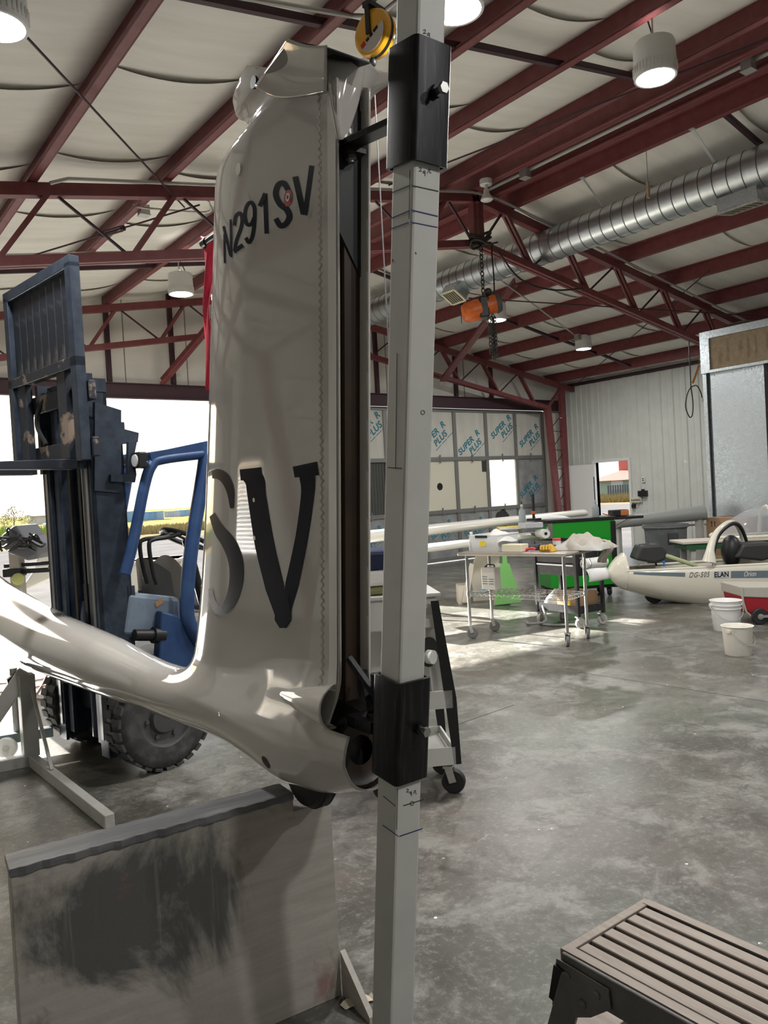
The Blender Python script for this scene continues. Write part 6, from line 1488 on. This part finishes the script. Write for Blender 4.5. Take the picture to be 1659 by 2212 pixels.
# ---- trash can
TC = onz(1443, 1263)
t = thing('trash_can', 'large dark grey plastic trash can behind the glider nose', 'trash can', TC, R37)
TCM = mat('scuffed_grey_plastic', (.13, .14, .145), .5, col2=(.22, .23, .23), scale=9, lo=.5, hi=.8)
obj('drum', MB().lathe([(.001, 0), (.25, 0), (.26, .02), (.295, .80), (.305, .86), (.32, .86), (.32, .89), (.295, .89), (.285, .80), (.25, .05), (.001, .05)], n=36, cap=False), TCM, t, smooth=True)
obj('handle_pocket', MB().box((-.075, -.315, .62), (.075, -.28, .78)), mat('dark_pocket', (.05, .052, .055), .6), t, bevel=.01); obj('rim_bead', MB().lathe([(.318, .84), (.326, .85), (.326, .86), (.318, .87)], n=36, cap=False), TCM, t, smooth=True)
# grey boom tube and frame in front of the side door
t = thing('grey_spar', 'long grey tapered tube lying level in front of the side door', 'tube')
a_, b_ = atd(1325, 1130, 12.2), atd(1524, 1107, 12.0); t.location = tuple(a_)
obj('spar', MB().cyl((0, 0, 0), b_-a_, .085, 24, .115), mat('grey_spar_paint', (.30, .31, .30), .45), t, smooth=True); obj('end_plug', MB().cyl(b_-a_, (b_-a_)*1.004, .06, 16), BLACK, t)
obj('support_leg', MB().box((.05, -.05, -a_[2]), (.13, .05, -.06)), GREYP, t); _e = (b_-a_)*.93; obj('support_leg', MB().box((_e[0]-.04, _e[1]-.05, -a_[2]), (_e[0]+.04, _e[1]+.05, _e[2]-.09)), GREYP, t)
t = thing('white_rack', 'white metal frame leaning behind the trash can', 'rack', atd(1500, 1245, 12.3)*np.array((1, 1, 0)), R37)
for x_ in (-.18, .12, .25): obj('upright', MB().box((x_-.015, 0, 0), (x_+.015, .03, .82)), mat('bin_white'), t)
obj('cross_rail', MB().box((-.19, 0, .79), (.26, .03, .82)), mat('bin_white'), t)

# ---- galvanised booth at the right
BXf = 11.5; by = 6.78
t = thing('spray_booth', 'tall galvanised spray booth with brown filter panel at the right edge', 'booth', (BXf, by, 0))
GV2 = mat('spangled_galvanised_sheet', (.62, .68, .72), .26, .7, col2=(.46, .52, .56), scale=55, detail=2, lo=.42, hi=.6, rough2=.42)
obj('frame_post', MB().box((-.02, -.06, 0), (.06, .0, 3.16)), GALV, t); obj('frame_post', MB().box((.0, -1.02, .3), (.06, -.96, 3.16)), STEELB, t); obj('side_wall', MB().box((.06, -.03, 0), (2.4, 0, 3.75)), GALV, t)
obj('header_frame', MB().box((-.06, -4.2, 3.16), (.02, 0, 3.20)).box((-.06, -4.2, 3.69), (.02, 0, 3.80)).box((-.06, -.15, 3.20), (.02, 0, 3.69)), GALV, t)
for k in range(4): obj('galvanised_sheet', MB().box((.03, -.95-.99*k, .92), (.045, -.10-.99*k, 3.16)), GV2, t)
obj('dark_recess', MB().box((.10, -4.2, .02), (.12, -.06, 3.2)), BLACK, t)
for k in range(1, 4): obj('frame_post', MB().box((.0, -1.02-.99*k, .3), (.06, -.96-.99*k, 3.16)), STEELB, t)
FIL = mat('brown_filter_paper', (.36, .28, .19), .95, col2=(.28, .21, .14), scale=18, bump=.3, bscale=40)
def filt(u, v):
    y = -.15-2.0*u; z = 3.20+.49*v; b = 0
    for yy, z0, z1 in ((-.30, 3.30, 3.45), (-.42, 3.27, 3.60), (-.62, 3.40, 3.52), (-.74, 3.30, 3.62), (-.86, 3.28, 3.62), (-1.02, 3.35, 3.6), (-1.3, 3.3, 3.5), (-1.5, 3.28, 3.62), (-1.8, 3.3, 3.6)):
        if z0 < z < z1: b += .035*math.exp(-((y-yy)/.028)**2)
    return (-.025-b+.006*math.sin(30*u+9*v), y, z)
obj('filter_panel', MB().grid(filt, 110, 14), FIL, t, smooth=2); obj('roof_filter', MB().grid(lambda u, v: (.0+.8*v, -.2-3*u, 3.80+.05*math.sin(3*u*3.1+v)**2+.02*math.sin(17*u)), 30, 4), FIL, t, smooth=2)
for k in range(3):
    for j in range(3): obj('screw', MB().cyl((.028, -.16-.3*j-.99*k, 3.12), (.02, -.16-.3*j-.99*k, 3.12), .012, 8), ZINC, t)
t = thing('shipping_carton', 'brown carton printed with two up arrows below the booth', 'box', (BXf-.16, by-.42, .0), math.radians(90))
obj('carton', MB().box((-.34, -.12, .35), (.30, .15, .92)), mat('brown_card'), t, bevel=.004); obj('pallet', MB().box((-.34, -.12, 0), (.30, .15, .35)), mat('pale_wood'), t)
for k in range(2):
    x_ = .16+.05*k; obj('arrow_mark', MB().prism([(x_-.005, .151, .78), (x_+.005, .151, .78), (x_+.005, .151, .84), (x_+.014, .151, .84), (x_, .151, .87), (x_-.014, .151, .84), (x_-.005, .151, .84)], (0, .0012, 0)), INK, t)

# ---- buckets and red tub cart
def bucket(p, label, rt, rb, h, m_, ribs, rz):
    t = thing('bucket', label, 'bucket', p, rz, 'white plastic buckets')
    pr = [(.001, .004), (rb-.004, .004), (rb, 0), (rb+.002, .004), (rt-.004, h-.004), (rt+.006, h), (rt-.004, h), (rt-.012, h-.01), (rb-.01, .012), (.001, .012)]
    obj('pail', MB().lathe(pr, n=36, cap=False), m_, t, smooth=True)
    for k in range(ribs): z = h*.86-.035*k; r_ = rb+(rt-rb)*z/h; obj('rib', MB().lathe([(r_, z-.004), (r_+.007, z-.003), (r_+.007, z+.003), (r_, z+.004)], n=36, cap=False), m_, t, smooth=True)
    obj('bail_handle', MB().tube([(rt*1.03*math.cos(a), -.02-rt*.9*math.sin(a), h*.86-h*.55*math.sin(a)*(.9)) for a in np.linspace(0, math.pi, 15)], .0025, 6), COND, t)
    for s_ in (-1, 1): obj('handle_lug', MB().box((s_*rt-.012, -.02, h*.80), (s_*rt+.012, .02, h*.9)), m_, t, bevel=.003)
    return t
bucket(onz(1595, 1413), 'front white bucket with stained rim on the concrete', .128, .106, .25, DIRTYW, 0, R37+.6)
bucket(onz(1570, 1360), 'rear white bucket with ribbed rim partly hidden by the front one', .150, .125, .30, mat('white_pail', (.76, .76, .74), .35), 2, R37)
rp = atd(1640, 1345, 8.1); RF = Frame((rp[0], rp[1], 0), R37)
t = thing('red_tub_cart', 'red tub with grey lip on small black wheels at the right edge', 'cart', RF.loc, R37)
REDT = mat('red_tub_fabric', (.30, .012, .02), .6)
top = [RF.side(px, py, 0) for px, py in ((1606, 1285), (1609, 1300), (1614, 1318), (1628, 1330), (1659, 1336), (1740, 1336), (1760, 1283), (1690, 1287))]
obj('tub', MB().prism(top, (0, .5, 0)), REDT, t, bevel=.01)
obj('grey_lip', MB().prism([RF.side(px, py, -.01) for px, py in ((1602, 1268), (1605, 1290), (1660, 1292), (1765, 1292), (1770, 1268))], (0, .52, 0)), mat('grey_canvas', (.42, .40, .35), .8), t, bevel=.01)
obj('edge_binding', MB().tube([RF.side(px, py, -.02) for px, py in ((1602, 1268), (1605, 1300), (1612, 1322), (1628, 1336))], .012, 8), mat('grey_canvas'), t, smooth=True)
for px in (1637, 1720):
    c = RF.side(px, 1346, 0); w_ = obj('tub_wheel', MB().lathe([(.03, -.02), (.075, -.02), (.085, -.01), (.085, .01), (.075, .02), (.03, .02)], (c[0], -.05, .085), (0, 1, 0), 24), RUB, t, smooth=True); obj('wheel_hub', MB().cyl((c[0], -.075, .085), (c[0], -.06, .085), .03, 14), COND, w_)
c = RF.side(1637, 1346, 0); obj('axle_bar', MB().box((c[0]-.02, -.085, .075), (c[0]+.9, -.075, .10)), COND, t); obj('axle_frame', MB().box((c[0]-.05, .0, .09), (c[0]+.6, .5, .12)), BLACK, t)

# ---- white rolling cart just behind the post
c0 = onz(962, 1686); c1 = onz(812, 1742); LF = Frame(((c0[0]+c1[0])/2+.05, (c0[1]+c1[1])/2+.08, 0), math.radians(-30))
t = thing('rolling_cart', 'pale grey rolling cart with black edge strips behind the white post', 'cart', LF.loc, LF.rz)
xr = LF.loc_of(c0)[0]+.02; xl = -xr
CG = mat('pale_grey_cart_paint', (.55, .55, .52), .5)
for z in (.20, .49): obj('shelf_tray', MB().box((xl, -.18, z), (xr, .18, z+.012)).box((xl, -.19, z-.04), (xr, -.18, z+.05)).box((xr-.01, -.18, z-.04), (xr, .18, z+.05)).box((xl, .18, z-.04), (xr, .19, z+.05)).box((xl, -.18, z-.04), (xl+.01, .18, z+.05)), CG, t)
obj('upper_box', MB().box((xl+.02, -.16, .86), (xr-.05, .16, 1.02)), CG, t, bevel=.006); obj('top_panel', MB().box((xl, -.18, 1.02), (xr-.03, .18, 1.04)), CG, t, bevel=.004)
obj('side_panel', MB().prism([(xr-.09, -.12, .50), (xr-.02, -.12, .50), (xr-.06, -.12, .90), (xr-.12, -.12, .90)], (0, .24, 0)), CG, t); obj('back_panel', MB().box((xl, .17, .5), (xr-.05, .18, .9)), CG, t)
for sy in (-.19, .19): obj('edge_strip', MB().prism([(xr-.01, sy, .16), (xr+.028, sy, .16), (xr+.02, sy, .50), (xr-.045, sy, 1.0), (xr-.085, sy, 1.0), (xr-.045, sy, .55)], (0, .008, 0)), BLACK, t)
for sy in (-.19, .19): obj('left_strip', MB().box((xl-.01, sy, .16), (xl+.03, sy+.008, 1.02)), BLACK, t)
obj('hinge_plate', MB().box((xr-.11, -.187, .93), (xr-.055, -.178, .965)), CHROME, t); obj('white_tube', MB().cyl((xr-.16, -.14, .72), (xr-.09, -.21, .72), .035, 18), WHITE, t, smooth=True); obj('reel', MB().lathe([(.05, 0), (.075, .0), (.075, .012), (.05, .012)], (xr-.11, -.165, .74), (.7, -.7, 0), 24), BLACK, t)
for x_, y_ in ((xl+.05, -.14), (xr-.03, -.14), (xl+.05, .14), (xr-.03, .14)): caster(t, x_, y_, .062, .15, -.35, RUB, .038)
for k, (nm, lab, m_, h) in enumerate((('folded_cloth', 'olive cloth folded on top of the rolling cart', mat('olive_cloth', (.22, .22, .10), .9), .045), ('folded_cloth', 'white plastic wrapped bundle on top of the rolling cart', mat('white_pail'), .085), ('folded_cloth', 'navy blue jacket folded on the white bundle', mat('navy_cloth', (.02, .025, .06), .9), .10))):
    z0 = 1.042+(0, .045, .13)[k]
    tag(obj(nm, MB().box((-.2, -.14, 0), (.10, .14, h-.002)), m_, bevel=.02), lab, 'cloth', 'cloths on the rolling cart'); o = bpy.context.scene.objects[[x.name for x in COL.objects if x.name.startswith('folded_cloth')][-1]]
    o.location = LF.world((-.02+.01*k, 0, z0)); o.rotation_euler = (0, 0, LF.rz+.05*k)
